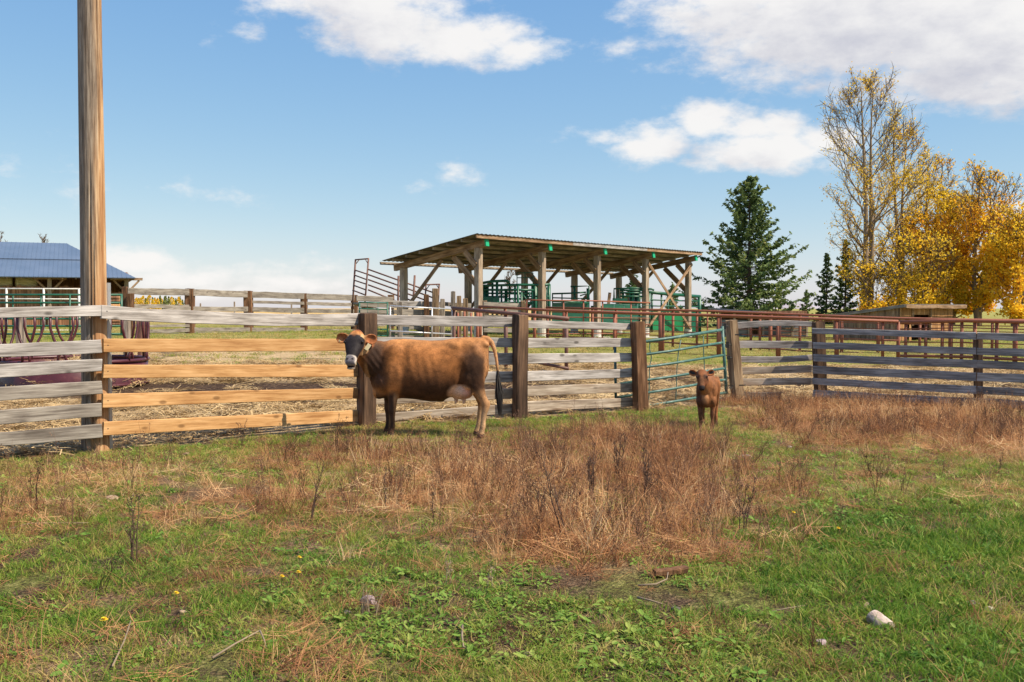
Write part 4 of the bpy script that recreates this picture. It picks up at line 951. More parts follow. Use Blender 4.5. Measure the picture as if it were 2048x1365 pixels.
# ------------------------------------------------------------ animals: closed lofts fused by a voxel remesh into one skin
def loft(mb, rings, n=24, cap=True):
    """rings: [(centre, axis_a, axis_b, exponent)] ; axis vectors carry the half sizes"""
    b0 = len(mb.v)
    for (c, a, b_, ex) in rings:
        c = Vector(c); a = Vector(a); b_ = Vector(b_)
        for j in range(n):
            q = 2 * math.pi * j / n; cu, su = math.cos(q), math.sin(q)
            cu = math.copysign(abs(cu) ** ex, cu); su = math.copysign(abs(su) ** ex, su)
            mb.v.append(tuple(c + a * cu + b_ * su))
    k = len(rings)
    for i in range(k - 1):
        for j in range(n): mb.f.append((b0 + i * n + j, b0 + i * n + (j + 1) % n, b0 + (i + 1) * n + (j + 1) % n, b0 + (i + 1) * n + j)); mb.m.append(0)
    mb.f.append(tuple(b0 + j for j in range(n - 1, -1, -1))); mb.f.append(tuple(b0 + (k - 1) * n + j for j in range(n))); mb.m += [0, 0]
def ball(mb, c, r, n=16, m=10, Rm=None):
    b0 = len(mb.v); c = Vector(c)
    for i in range(m + 1):
        th = math.pi * (i + .02) / (m + .04)
        for j in range(n):
            q = 2 * math.pi * j / n
            v = Vector((r[0] * math.sin(th) * math.cos(q), r[1] * math.sin(th) * math.sin(q), r[2] * math.cos(th)))
            if Rm is not None: v = Rm @ v
            mb.v.append(tuple(c + v))
    for i in range(m):
        for j in range(n): mb.f.append((b0 + i * n + j, b0 + i * n + (j + 1) % n, b0 + (i + 1) * n + (j + 1) % n, b0 + (i + 1) * n + j)); mb.m.append(0)
    mb.f.append(tuple(b0 + j for j in range(n - 1, -1, -1))); mb.f.append(tuple(b0 + m * n + j for j in range(n))); mb.m += [0, 0]
def limb(mb, pts, n=16):
    """pts: (x,y,z, rx, ry) horizontal rings along a leg"""
    loft(mb, [((x, y, z), (rx, 0, 0), (0, ry, 0), 1.0) for (x, y, z, rx, ry) in pts], n)
def skin(name, mb, voxel, smooth_it, mat):
    me = bpy.data.meshes.new(name + '_src'); me.from_pydata(mb.v, [], mb.f); me.update()
    o = bpy.data.objects.new(name + '_src', me); COL.objects.link(o)
    r_ = o.modifiers.new('r', 'REMESH'); r_.mode = 'VOXEL'; r_.voxel_size = voxel; r_.adaptivity = 0
    s_ = o.modifiers.new('s', 'SMOOTH'); s_.factor = .5; s_.iterations = smooth_it
    dg = bpy.context.evaluated_depsgraph_get(); ev = o.evaluated_get(dg)
    out_ = bpy.data.meshes.new_from_object(ev); out_.name = name
    bpy.data.objects.remove(o); bpy.data.meshes.remove(me)
    out_.materials.clear(); out_.materials.append(mat)
    out_.polygons.foreach_set('use_smooth', [True] * len(out_.polygons))
    return out_
def coat(me, fn):
    n = len(me.vertices); co = np.empty(n * 3, np.float32); me.vertices.foreach_get('co', co); co = co.reshape(-1, 3).astype(float)
    c = np.clip(fn(co), 0.004, 1); ca_ = me.color_attributes.new('coat', 'FLOAT_COLOR', 'POINT')
    ca_.data.foreach_set('color', np.concatenate([c, np.ones((n, 1))], 1).astype(np.float32).ravel())
def mixn(a, b_, t): return a + (np.asarray(b_)[None, :] - a) * np.clip(t, 0, 1)[:, None]
def blob(p, c, r, soft=.45):
    d = np.sqrt((((p - np.asarray(c)) / np.asarray(r)) ** 2).sum(1)); return 1 - nsstep(d, 1 - soft, 1 + soft)
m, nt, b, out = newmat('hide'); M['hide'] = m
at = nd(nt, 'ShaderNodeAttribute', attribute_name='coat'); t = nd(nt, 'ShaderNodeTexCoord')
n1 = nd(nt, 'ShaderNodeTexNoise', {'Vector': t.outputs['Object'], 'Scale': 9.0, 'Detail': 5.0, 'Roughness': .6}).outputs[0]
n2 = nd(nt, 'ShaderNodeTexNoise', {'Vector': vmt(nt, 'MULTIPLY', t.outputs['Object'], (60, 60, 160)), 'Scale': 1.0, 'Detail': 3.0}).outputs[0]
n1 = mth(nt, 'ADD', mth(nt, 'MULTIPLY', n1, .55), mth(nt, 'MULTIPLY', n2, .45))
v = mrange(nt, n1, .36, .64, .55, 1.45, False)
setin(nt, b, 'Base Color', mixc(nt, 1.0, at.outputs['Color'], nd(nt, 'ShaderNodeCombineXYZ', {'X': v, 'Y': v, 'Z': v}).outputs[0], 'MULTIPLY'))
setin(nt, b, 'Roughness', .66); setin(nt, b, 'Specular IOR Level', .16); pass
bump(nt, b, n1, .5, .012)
M['eye'] = paint('dark_eye', (.012, .008, .006), .12); M['tag_y'] = paint('cream_ear_tag', (.72, .66, .42), .5); M['tail'] = paint('black_tail_hair', (.022, .018, .016), .75)
M['mouth'] = paint('dark_mouth', (.03, .014, .014), .5)

# ---------------- the cow (x right, y away, z up; she faces left with her head turned to us)
CX, CY = (860 - 1024) / F * 12.65, 12.65
mb = MB()
def body_ring(x, top, bot, hw, ytop=.62, ex=.85, y=0.0):
    zc = bot + (top - bot) * .50; n = 32; return x, top, bot, hw, ytop, y
def trunk(mb, rings, n=36):
    b0 = len(mb.v)
    for (x, top, bot, hw, ridge, y, wz) in rings:     # ridge: how narrow the top is, wz: height of the widest line 0..1
        for j in range(n):
            q = 2 * math.pi * j / n; s_ = math.sin(q); c_ = math.cos(q)
            zm = bot + (top - bot) * wz
            if s_ >= 0:
                z = zm + (top - zm) * s_ ** 1.0; w = hw * math.copysign(abs(c_) ** ridge, c_)
            else:
                z = zm + (zm - bot) * s_; w = hw * math.copysign(abs(c_) ** .85, c_)
            mb.v.append((x, y + w, z))
    k = len(rings)
    for i in range(k - 1):
        for j in range(n): mb.f.append((b0 + i * n + j, b0 + i * n + (j + 1) % n, b0 + (i + 1) * n + (j + 1) % n, b0 + (i + 1) * n + j)); mb.m.append(0)
    mb.f.append(tuple(b0 + j for j in range(n - 1, -1, -1))); mb.f.append(tuple(b0 + (k - 1) * n + j for j in range(n))); mb.m += [0, 0]
trunk(mb, [(-.745, .92, .64, .07, 1, 0, .5), (-.70, 1.06, .54, .13, 1, 0, .45), (-.62, 1.18, .475, .19, 1.1, 0, .42), (-.50, 1.225, .46, .235, 1.25, 0, .42), (-.36, 1.235, .475, .265, 1.25, 0, .42), (-.20, 1.225, .465, .295, 1.15, 0, .42),
           (.0, 1.212, .435, .315, 1.1, 0, .42), (.15, 1.215, .44, .315, 1.1, 0, .44), (.28, 1.238, .50, .30, 1.0, 0, .5), (.40, 1.25, .60, .275, .9, 0, .58), (.52, 1.255, .68, .245, .85, 0, .6), (.62, 1.25, .74, .20, .85, 0, .6), (.70, 1.235, .80, .15, .9, 0, .6), (.745, 1.20, .88, .09, 1, 0, .6)])
for s_ in (-1, 1):
    ball(mb, (.69, .10 * s_, 1.165), (.075, .045, .05))           # hooks and pins
    ball(mb, (-.45, .15 * s_, .90), (.18, .09, .28), Rm=Matrix.Rotation(.25, 3, 'Y')); ball(mb, (-.54, .13 * s_, .70), (.15, .085, .16))       # shoulder
    ball(mb, (.56, .145 * s_, .92), (.185, .105, .28), Rm=Matrix.Rotation(-.12, 3, 'Y')); ball(mb, (.52, .16 * s_, .76), (.13, .085, .16))         # thigh, stifle
# front legs (near -y first), hind legs
for (dx, y) in ((-.47, -.135), (-.575, .135)):
    limb(mb, [(dx + .00, y, .74, .105, .075), (dx + .012, y, .60, .085, .07), (dx + .015, y, .50, .066, .058), (dx + .012, y, .41, .052, .047), (dx + .006, y, .36, .050, .05), (dx + .004, y, .315, .046, .046), (dx + .008, y, .27, .036, .034), (dx + .010, y, .18, .031, .031), (dx + .010, y, .125, .036, .036), (dx + .0, y, .09, .036, .036), (dx - .008, y, .055, .042, .042), (dx - .015, y, .0, .055, .05)])
for (dx, y) in ((0, -.16), (-.075, .16)):
    limb(mb, [(.585 + dx * .3, y, .90, .15, .085), (.575 + dx * .5, y, .76, .145, .085), (.60 + dx * .7, y, .64, .105, .07), (.655 + dx, y, .53, .072, .052), (.70 + dx, y, .455, .062, .042), (.722 + dx, y, .405, .060, .042), (.715 + dx, y, .345, .047, .038), (.698 + dx, y, .28, .038, .034), (.688 + dx, y, .19, .034, .032), (.684 + dx, y, .13, .040, .037), (.672 + dx, y, .09, .038, .036), (.662 + dx, y, .05, .044, .042), (.655 + dx, y, .0, .057, .05)])
    ball(mb, (.752 + dx, y, .42), (.03, .028, .05))
# udder with teats
ball(mb, (.375, -.03, .585), (.19, .15, .118), Rm=Matrix.Rotation(.22, 3, 'Y')); ball(mb, (.42, 0, .60), (.14, .15, .14))
for (x, y) in ((.33, -.08), (.43, -.08), (.33, .07), (.43, .07)): limb(mb, [(x, y, .50, .022, .022), (x + .004, y, .44, .018, .018), (x + .006, y, .405, .013, .013)], 10)
ball(mb, (.13, 0, .455), (.06, .03, .03))
# neck and dewlap
nk = [((-.46, .0, .93), .22, .30), ((-.58, -.02, .95), .185, .275), ((-.68, -.055, .99), .155, .235), ((-.77, -.105, 1.055), .128, .195), ((-.845, -.16, 1.125), .11, .15), ((-.885, -.20, 1.165), .10, .12)]
rg = []
for i, (c, hw, hh) in enumerate(nk):
    c = Vector(c); t_ = (Vector(nk[min(i + 1, 5)][0]) - Vector(nk[max(i - 1, 0)][0])).normalized()
    sd_ = t_.cross(Vector((0, 0, 1))).normalized(); up_ = sd_.cross(t_).normalized(); rg.append((c, sd_ * hw, up_ * hh, .95))
loft(mb, rg, 28)
loft(mb, [((-.67, -.02, .60), (.03, .0, 0), (0, 0, .10), 1), ((-.71, -.04, .72), (.045, .03, 0), (0, 0, .14), 1), ((-.77, -.09, .84), (.05, .035, 0), (0, 0, .12), 1), ((-.83, -.16, .96), (.05, .05, 0), (0, 0, .10), 1)], 16)
ball(mb, (-.655, 0, .56), (.085, .10, .10))
# head
HP = Vector((-.888, -.225, 1.292)); HD = Vector((-.05, -.62, -.78)).normalized(); HX = Vector((1, -.08, 0)); HX = (HX - HD * HX.dot(HD)).normalized(); HN = HX.cross(HD).normalized()
if HN.y > 0: HN = -HN         # HN: out of the forehead, towards us
hd = lambda t_, a=0.0, n_=0.0: HP + HD * t_ + HX * a + HN * n_
loft(mb, [(hd(-.045), HX * .045, HN * .04, 1), (hd(-.02), HX * .075, HN * .07, .95), (hd(.03), HX * .098, HN * .092, .9), (hd(.09), HX * .114, HN * .105, .9), (hd(.15), HX * .124, HN * .105, .85), (hd(.20), HX * .117, HN * .098, .85), (hd(.26, 0, .008), HX * .098, HN * .088, .85), (hd(.32, 0, .014), HX * .078, HN * .078, .85), (hd(.37, 0, .018), HX * .067, HN * .066, .85), (hd(.405, 0, .02), HX * .070, HN * .060, .82), (hd(.435, 0, .02), HX * .072, HN * .055, .8), (hd(.462, 0, .016), HX * .066, HN * .046, .8), (hd(.475, 0, .012), HX * .05, HN * .03, .8)], 28)
loft(mb, [(hd(.10, 0, -.06), HX * .085, HN * .07, .9), (hd(.22, 0, -.065), HX * .07, HN * .06, .9), (hd(.33, 0, -.055), HX * .05, HN * .042, .9), (hd(.42, 0, -.05), HX * .045, HN * .026, .9), (hd(.47, 0, -.045), HX * .055, HN * .022, .85), (hd(.498, 0, -.036), HX * .055, HN * .020, .85), (hd(.512, 0, -.03), HX * .042, HN * .012, .85)], 20)   # lower jaw, open
ball(mb, hd(-.03, 0, .01), (.055, .05, .035))
for s_ in (-1, 1):
    ball(mb, hd(.165, .098 * s_, .058), (.032, .028, .026)); ball(mb, hd(.135, .085 * s_, .07), (.035, .03, .02))
    # ears: flat cupped leaves standing out sideways
    e0 = hd(.035, .085 * s_, -.01); tip = Vector((-1.165, -.20, 1.238)) if s_ < 0 else Vector((-.632, -.22, 1.222))
    if s_ > 0: e0 = hd(.04, .08, -.02)
    d_ = tip - e0; L_ = d_.length; d_ = d_ / L_; w_ = Vector((0, 0, 1)) - d_ * d_.z; w_ = (w_ + Vector((0, .15, 0))).normalized(); n_ = d_.cross(w_).normalized()
    if n_.y > 0: n_ = -n_
    prof_ = [(0, .026, .020), (.15, .034, .02), (.35, .058, .013), (.55, .068, .012), (.75, .062, .011), (.9, .042, .010), (1.0, .012, .008)]
    loft(mb, [(e0 + d_ * (L_ * t_) - n_ * (.022 * math.sin(math.pi * t_)), w_ * a_, n_ * b__, 1) for t_, a_, b__ in prof_], 18)
    for sgn in (-1, 1): loft(mb, [(e0 + d_ * (L_ * t_) + w_ * (sgn * a_ * .88) + n_ * .006, w_ * .012, n_ * .016, 1) for t_, a_, b__ in prof_[1:-1]], 10)
# tail root and shaft
TAIL = [(.66, 0, 1.235), (.735, -.01, 1.235), (.785, -.03, 1.19), (.825, -.05, 1.10), (.85, -.06, .98), (.862, -.06, .86), (.872, -.06, .78)]
mb.tube(TAIL, [.045, .040, .034, .028, .023, .02, .018], 12)
cow_me = skin('cow', mb, .0115, 9, M['hide'])
def deform(me, fn):
    n = len(me.vertices); co = np.empty(n * 3, np.float32); me.vertices.foreach_get('co', co); co = co.reshape(-1, 3).astype(float)
    me.vertices.foreach_set('co', fn(co).astype(np.float32).ravel()); me.update()
def cow_shape(p):
    x, y, z = p.T; s_ = np.sign(y); out_ = p.copy()
    side_ = nsstep(np.abs(y), .08, .2)
    push = -.020 * blob(p, (.22, 0, 1.10), (.11, 1, .085), .6) - .018 * blob(p, (.46, 0, 1.10), (.10, 1, .06), .6) + .012 * blob(p, (.345, 0, 1.17), (.06, 1, .05), .6)
    rib = np.sin((x + .25 * (z - .8)) * 62) * .0016 * nsstep(x, -.30, -.2) * (1 - nsstep(x, .1, .2)) * nsstep(z, .62, .74) * (1 - nsstep(z, 1.0, 1.12))
    push = push + rib - .012 * blob(p, (-.30, 0, .92), (.05, 1, .2), .7) - .025 * blob(p, (.42, 0, .80), (.05, 1, .14), .7)
    fold = .0032 * np.sin((x * .8 + z * .6) * 95) * blob(p, (-.70, 0, .82), (.12, 1, .28), .6)
    out_[:, 1] = y + s_ * (push + fold) * side_
    lump = fbm(x * 1.2 + y, z + y * .5, 13., 61) * .0035
    out_ += (np.stack([x * 0, s_, z * 0], 1)) * (lump * side_)[:, None]
    return out_
deform(cow_me, cow_shape)
def cow_coat(p):
    nz_ = fbm(p[:, 0], p[:, 2] + p[:, 1] * .7, 7.0, 2) * .5 + fbm(p[:, 0] + p[:, 1], p[:, 2], 19.0, 4) * .3
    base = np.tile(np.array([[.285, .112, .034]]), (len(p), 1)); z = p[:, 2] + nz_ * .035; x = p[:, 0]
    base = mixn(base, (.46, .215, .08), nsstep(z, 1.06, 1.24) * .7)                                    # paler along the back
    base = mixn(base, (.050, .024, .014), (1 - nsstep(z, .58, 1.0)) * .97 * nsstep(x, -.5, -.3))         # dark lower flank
    base = mixn(base, (.43, .175, .06), blob(p, (-.42, -.25, .75), (.09, .3, .22)) * .7)
    base = mixn(base, (.038, .021, .014), blob(p, (.585, 0, .90), (.20, .6, .26), .5) * .92)               # dark haunch
    base = mixn(base, (.44, .20, .08), blob(p, (.70, 0, 1.12), (.12, .6, .10)) * .6)
    base = mixn(base, (.38, .185, .08), nsstep(x + nz_ * .02, .685, .735) * (z > .5) * .9)               # sunlit edge of the rump, painted tan
    base = mixn(base, (.036, .020, .014), blob(p, (-.68, 0, .92), (.17, .6, .36), .5) * .97)             # dark neck and shoulder
    base = mixn(base, (.06, .03, .02), blob(p, (-.57, 0, .72), (.10, .5, .10), .6) * .75)
    base = mixn(base, (.36, .17, .07), blob(p, (-.66, 0, .52), (.12, .4, .085), .4) * .8)
    base = mixn(base, (.42, .24, .12), blob(p, (-.785, -.09, .78), (.028, .3, .16), .4) * .65)
    fl = (x < -.38) * (x > -.68)                                                                         # front legs
    base = mixn(base, (.042, .024, .017), fl * (1 - nsstep(z, .50, .62)) * .95)
    base = mixn(base, (.34, .18, .085), fl * (1 - nsstep(z, .50, .60)) * nsstep(np.where(p[:, 1] < 0, x + .45, x + .56), -.005, .03) * .9)  # sunlit right edge of each front leg, painted into the coat
    hl = x > .5
    base = mixn(base, (.40, .215, .10), hl * (1 - nsstep(z, .50, .64)) * .95)
    base = mixn(base, (.50, .34, .20), hl * (1 - nsstep(z, .28, .4)) * .55)
    ud = np.maximum(blob(p, (.395, -.045, .56), (.155, .36, .115), .25), blob(p, (.38, 0, .43), (.11, .2, .06), .3)) * (z < .675) * (x < .535)
    base = mixn(base, (.66, .42, .29), ud * .95); base = mixn(base, (.62, .32, .24), blob(p, (.48, 0, .56), (.08, .2, .09)) * ud * .8)
    # head coordinates
    q = p - np.array(HP)[None, :]; ht_ = q @ np.array(HD); ha = q @ np.array(HX); hn = q @ np.array(HN)
    hm = (x < -.74) * (p[:, 1] < -.05) * (ht_ > -.09) * (np.abs(ha) < .155) * (hn > -.14) * 1.0
    front = nsstep(hn, -.02, .04)
    base = mixn(base, (.30, .155, .07), hm * .9)
    base = mixn(base, (.018, .015, .017), hm * nsstep(ht_ + nz_ * .01, .055, .085) * nsstep(hn, -.035, .01) * (1 - .0 * front))
    base = mixn(base, (.42, .175, .055), hm * (1 - nsstep(ht_ + nz_ * .012, .03, .075)) * nsstep(ht_, -.02, .02) * front)
    base = mixn(base, (.20, .06, .025), hm * (1 - nsstep(ht_, -.02, .012)))
    base = mixn(base, (.62, .42, .22), hm * (np.abs(ha) > .075) * (ht_ > .02) * (ht_ < .085) * front * .7)
    base = mixn(base, (.25, .105, .04), hm * blob(np.stack([ha, ht_, hn], 1), (0, .045, .09), (.03, .05, .08)) * .6)
    base = mixn(base, (.55, .49, .44), hm * nsstep(ht_, .368, .382) * nsstep(hn, -.045, -.02))
    base = mixn(base, (.17, .155, .17), hm * blob(np.stack([ha, ht_, hn], 1), (0, .428, .06), (.060, .050, .09), .12))
    for sg in (-1, 1): base = mixn(base, (.012, .01, .01), hm * blob(np.stack([ha, ht_, hn], 1), (.034 * sg, .41, .075), (.014, .011, .04), .35))
    base = mixn(base, (.40, .32, .25), hm * (ht_ > .44) * (hn < -.005)); base = mixn(base, (.40, .25, .13), hm * (hn < -.06) * (ht_ < .42) * (ht_ > .12) * .8)
    base = mixn(base, (.165, .15, .165), hm * nsstep(ht_, .392, .402) * nsstep(hn, .0, .012) * (1 - nsstep(np.abs(ha), .054, .064)))
    for sg in (-1, 1): base = mixn(base, (.012, .01, .01), hm * blob(np.stack([ha, ht_, hn], 1), (.034 * sg, .425, .07), (.015, .013, .05), .3))
    base = mixn(base, (.02, .010, .010), hm * (ht_ > .448) * (ht_ < .496) * (hn < .002) * (hn > -.036) * (np.abs(ha) < .052))
    er = np.maximum(blob(p, (-1.09, -.21, 1.235), (.125, .10, .10), .1), blob(p, (-.685, -.235, 1.215), (.095, .075, .10), .1)) * (np.abs(ha) > .118)
    base = mixn(base, (.34, .12, .045), er * .95)
    base = mixn(base, (.56, .30, .13), er * nsstep(fbm(p[:, 0], p[:, 2], 25., 8), .2, .6) * .5)
    tl = (x > .79) * 1.0
    base = mixn(base, (.42, .22, .10), tl); base = mixn(base, (.03, .022, .018), (1 - nsstep(z, .80, .92)) * tl)
    base = mixn(base, (.05, .035, .03), (p[:, 2] < .045) * 1.0)
    return base * (1 + nz_[:, None] * .16)
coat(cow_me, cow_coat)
cowz = float(gz(CX, CY))
cow = empty('cow', (CX, CY, cowz), 'brown dairy cow with black face and cream udder standing before the fence', 'cow')
cow.rotation_euler = (0, 0, R(-3))
def cpart(name, mb_or_me, mat, root, smooth=True):
    me = mb_or_me if isinstance(mb_or_me, bpy.types.Mesh) else mb_or_me.mesh(name, mat, None, smooth)
    o = bpy.data.objects.new(name, me); COL.objects.link(o); o.parent = root; return o
cpart('body', cow_me, None, cow)
for s_ in (-1, 1):
    mb = MB(); ball(mb, hd(.168, .112 * s_, .070), (.018, .018, .017), 12, 8); cpart('eye', mb, M['eye'], cow)
mb = MB(); c0 = Vector((-.722, -.255, 1.175)); ax = Vector((-.55, -.1, -.8)).normalized(); wd = Vector((.8, 0, -.55)).normalized(); nn_ = ax.cross(wd).normalized()
mb.box(c0 + ax * .045, (.085, .05, .006), Matrix((ax, wd, nn_)).transposed()); cpart('ear_tag', mb, M['tag_y'], cow, False)
mb = MB(); mb.tube([(-1.105, -.262, 1.215), (-1.105, -.272, 1.213)], .012, 8); cpart('ear_tag', mb, M['tag_y'], cow, False)
mb = MB(); rr = random.Random(5)        # tail switch: many hanging hairs
for i in range(130):
    a = rr.uniform(0, 6.28); r0_ = rr.uniform(0, .016); r1_ = rr.uniform(.0, .05); st_ = rr.uniform(.70, .84); e_ = rr.uniform(.25, .48)
    x0, y0 = .866 + r0_ * math.cos(a), -.06 + r0_ * math.sin(a); x1, y1 = .885 + r1_ * math.cos(a), -.055 + r1_ * math.sin(a); zm = lerp(st_, e_, .5)
    mb.tube([(x0, y0, st_), (x1 * 1.0 + .006 * math.cos(a), y1, zm), (.893 + r1_ * .5 * math.cos(a), y1, e_)], [.006, .006, .0015], 4, False)
cpart('tail_switch', mb, M['tail'], cow)

# ---------------- the calf: local -y towards us, rear away
KX, KY = (1416 - 1024) / F * 13.5, 13.5
mb = MB()
def ytrunk(mb, rings, n=28):
    b0 = len(mb.v)
    for (y, top, bot, hw, wz) in rings:
        for j in range(n):
            q = 2 * math.pi * j / n; s_, c_ = math.sin(q), math.cos(q); zm = bot + (top - bot) * wz
            mb.v.append((hw * c_ if s_ < 0 else hw * math.copysign(abs(c_) ** 1.1, c_), y, zm + ((top - zm) if s_ > 0 else (zm - bot)) * s_))
    k = len(rings)
    for i in range(k - 1):
        for j in range(n): mb.f.append((b0 + i * n + j, b0 + (i + 1) * n + j, b0 + (i + 1) * n + (j + 1) % n, b0 + i * n + (j + 1) % n)); mb.m.append(0)
    mb.f.append(tuple(b0 + j for j in range(n))); mb.f.append(tuple(b0 + (k - 1) * n + j for j in range(n - 1, -1, -1))); mb.m += [0, 0]
ytrunk(mb, [(-.27, .58, .36, .06, .5), (-.23, .66, .31, .105, .45), (-.14, .715, .30, .118, .45), (0, .725, .305, .122, .45), (.16, .72, .32, .126, .45), (.30, .735, .37, .118, .5), (.42, .735, .44, .10, .55), (.50, .70, .50, .06, .6)])
for s_ in (-1, 1):
    ball(mb, (.092 * s_, -.15, .53), (.05, .10, .14)); ball(mb, (.10 * s_, .36, .55), (.055, .11, .15))
    ball(mb, (.088 * s_, -.19, .40), (.05, .075, .085))
    limb(mb, [(.088 * s_, -.17, .46, .052, .06), (.086 * s_, -.175, .36, .044, .048), (.082 * s_, -.18, .28, .034, .036), (.080 * s_, -.185, .235, .034, .035), (.078 * s_, -.185, .195, .030, .031), (.078 * s_, -.18, .14, .022, .023), (.078 * s_, -.18, .085, .025, .026), (.078 * s_, -.19, .05, .024, .027), (.078 * s_, -.2, .0, .032, .038)], 14)
    limb(mb, [(.095 * s_, .37, .56, .055, .10), (.095 * s_, .37, .46, .052, .09), (.092 * s_, .40, .36, .036, .055), (.09 * s_, .445, .28, .028, .04), (.09 * s_, .445, .23, .026, .034), (.09 * s_, .43, .15, .022, .024), (.09 * s_, .425, .09, .026, .027), (.09 * s_, .41, .05, .025, .028), (.09 * s_, .40, .0, .032, .036)], 14)
nk = [((0, -.10, .575), .115, .15), ((-.012, -.21, .60), .098, .14), ((-.028, -.30, .645), .080, .115), ((-.042, -.37, .69), .068, .088)]; rg = []
for i, (c, hw, hh) in enumerate(nk):
    c = Vector(c); t_ = (Vector(nk[min(i + 1, 3)][0]) - Vector(nk[max(i - 1, 0)][0])).normalized(); sd_ = t_.cross(Vector((0, 0, 1))).normalized(); up_ = sd_.cross(t_).normalized(); rg.append((c, sd_ * hw, up_ * hh, 1))
loft(mb, rg, 22); ball(mb, (-.01, -.25, .42), (.055, .05, .09))
KP = Vector((-.048, -.385, .795)); KD = Vector((.03, -.52, -.85)).normalized(); KXv = Vector((1, .02, 0)); KXv = (KXv - KD * KXv.dot(KD)).normalized(); KN = KXv.cross(KD).normalized()
if KN.y > 0: KN = -KN
kd = lambda t_, a=0., n_=0.: KP + KD * t_ + KXv * a + KN * n_
loft(mb, [(kd(-.03), KXv * .04, KN * .035, 1), (kd(-.01), KXv * .062, KN * .055, .95), (kd(.03), KXv * .073, KN * .068, .9), (kd(.08), KXv * .075, KN * .07, .9), (kd(.12), KXv * .066, KN * .062, .88), (kd(.16), KXv * .05, KN * .052, .88), (kd(.20), KXv * .040, KN * .044, .88), (kd(.235), KXv * .040, KN * .04, .85), (kd(.258), KXv * .036, KN * .03, .85), (kd(.268), KXv * .024, KN * .018, .85)], 22)
loft(mb, [(kd(.07, 0, -.045), KXv * .045, KN * .04, 1), (kd(.16, 0, -.035), KXv * .032, KN * .028, 1), (kd(.24, 0, -.03), KXv * .027, KN * .016, 1), (kd(.262, 0, -.024), KXv * .02, KN * .012, 1)], 14)
for s_ in (-1, 1):
    ball(mb, kd(.085, .06 * s_, .035), (.02, .018, .018))
    e0 = kd(.025, .055 * s_, -.015); tip = Vector((-.225, -.36, .805)) if s_ < 0 else Vector((.118, -.36, .812)); d_ = tip - e0; L_ = d_.length; d_ /= L_; w_ = (Vector((0, 0, 1)) - d_ * d_.z + Vector((0, .1, 0))).normalized(); n_ = d_.cross(w_).normalized()
    if n_.y > 0: n_ = -n_
    prof_ = [(0, .018, .016), (.2, .026, .014), (.45, .040, .011), (.7, .038, .010), (.88, .024, .009), (1, .008, .007)]
    loft(mb, [(e0 + d_ * (L_ * t_) - n_ * (.014 * math.sin(math.pi * t_)), w_ * a_, n_ * b__, 1) for t_, a_, b__ in prof_], 14)
    for sgn in (-1, 1): loft(mb, [(e0 + d_ * (L_ * t_) + w_ * (sgn * a_ * .88) + n_ * .004, w_ * .009, n_ * .012, 1) for t_, a_, b__ in prof_[1:-1]], 8)
mb.tube([(0, .48, .70), (.0, .535, .66), (.005, .545, .55), (.0, .54, .42)], [.022, .02, .016, .02], 10)
calf_me = skin('calf', mb, .008, 4, M['hide'])
def calf_coat(p):
    nz_ = fbm(p[:, 0] * 1.5, p[:, 2] + p[:, 1], 14.0, 12) * .5 + fbm(p[:, 1], p[:, 2], 30., 14) * .3
    base = np.tile(np.array([[.205, .084, .033]]), (len(p), 1)); z = p[:, 2]; y = p[:, 1]; x = p[:, 0]
    base = mixn(base, (.36, .14, .055), nsstep(nz_, .0, .5) * .4)
    base = mixn(base, (.075, .034, .022), blob(p, (-.10, -.25, .45), (.10, .2, .27), .5) * .9)  # shaded left side of the chest, painted darker
    base = mixn(base, (.40, .20, .09), blob(p, (-.01, -.3, .50), (.05, .14, .12)) * .6)
    leg = (1 - nsstep(z, .24, .36)); base = mixn(base, (.13, .055, .03), leg * (y < .1) * .8); base = mixn(base, (.035, .02, .016), (1 - nsstep(z, .03, .12)) * (1.0))
    q = p - np.array(KP)[None, :]; t_ = q @ np.array(KD); a_ = q @ np.array(KXv); n_ = q @ np.array(KN); h3 = np.stack([a_, t_, n_], 1)
    hm = (y < -.27) * (t_ > -.06) * (np.abs(a_) < .09) * (n_ > -.09) * 1.0
    base = mixn(base, (.15, .058, .028), hm * .9); base = mixn(base, (.30, .115, .045), hm * blob(h3, (0, .03, .06), (.05, .06, .06)) * .7)
    for sg in (-1, 1): base = mixn(base, (.04, .02, .014), hm * blob(h3, (.052 * sg, .09, .05), (.035, .03, .05), .4) * .85)
    base = mixn(base, (.28, .13, .06), hm * blob(h3, (.0, .15, .05), (.028, .06, .06), .4) * .6)
    base = mixn(base, (.022, .017, .017), hm * nsstep(t_, .205, .222) * nsstep(n_, -.018, 0)); base = mixn(base, (.34, .22, .15), hm * (t_ > .20) * (n_ < -.018) * .8)
    er = (np.abs(a_) > .078) * (z > .72) * (y < -.28); base = mixn(base, (.28, .10, .035), er * .9)
    return base * (1 + nz_[:, None] * .2)
coat(calf_me, calf_coat)
calf = empty('calf', (KX, KY, float(gz(KX, KY)) - .01), 'small reddish brown calf standing in dry grass before the teal gate', 'calf')
calf.rotation_euler = (0, 0, R(-15))
cpart('body', calf_me, None, calf)
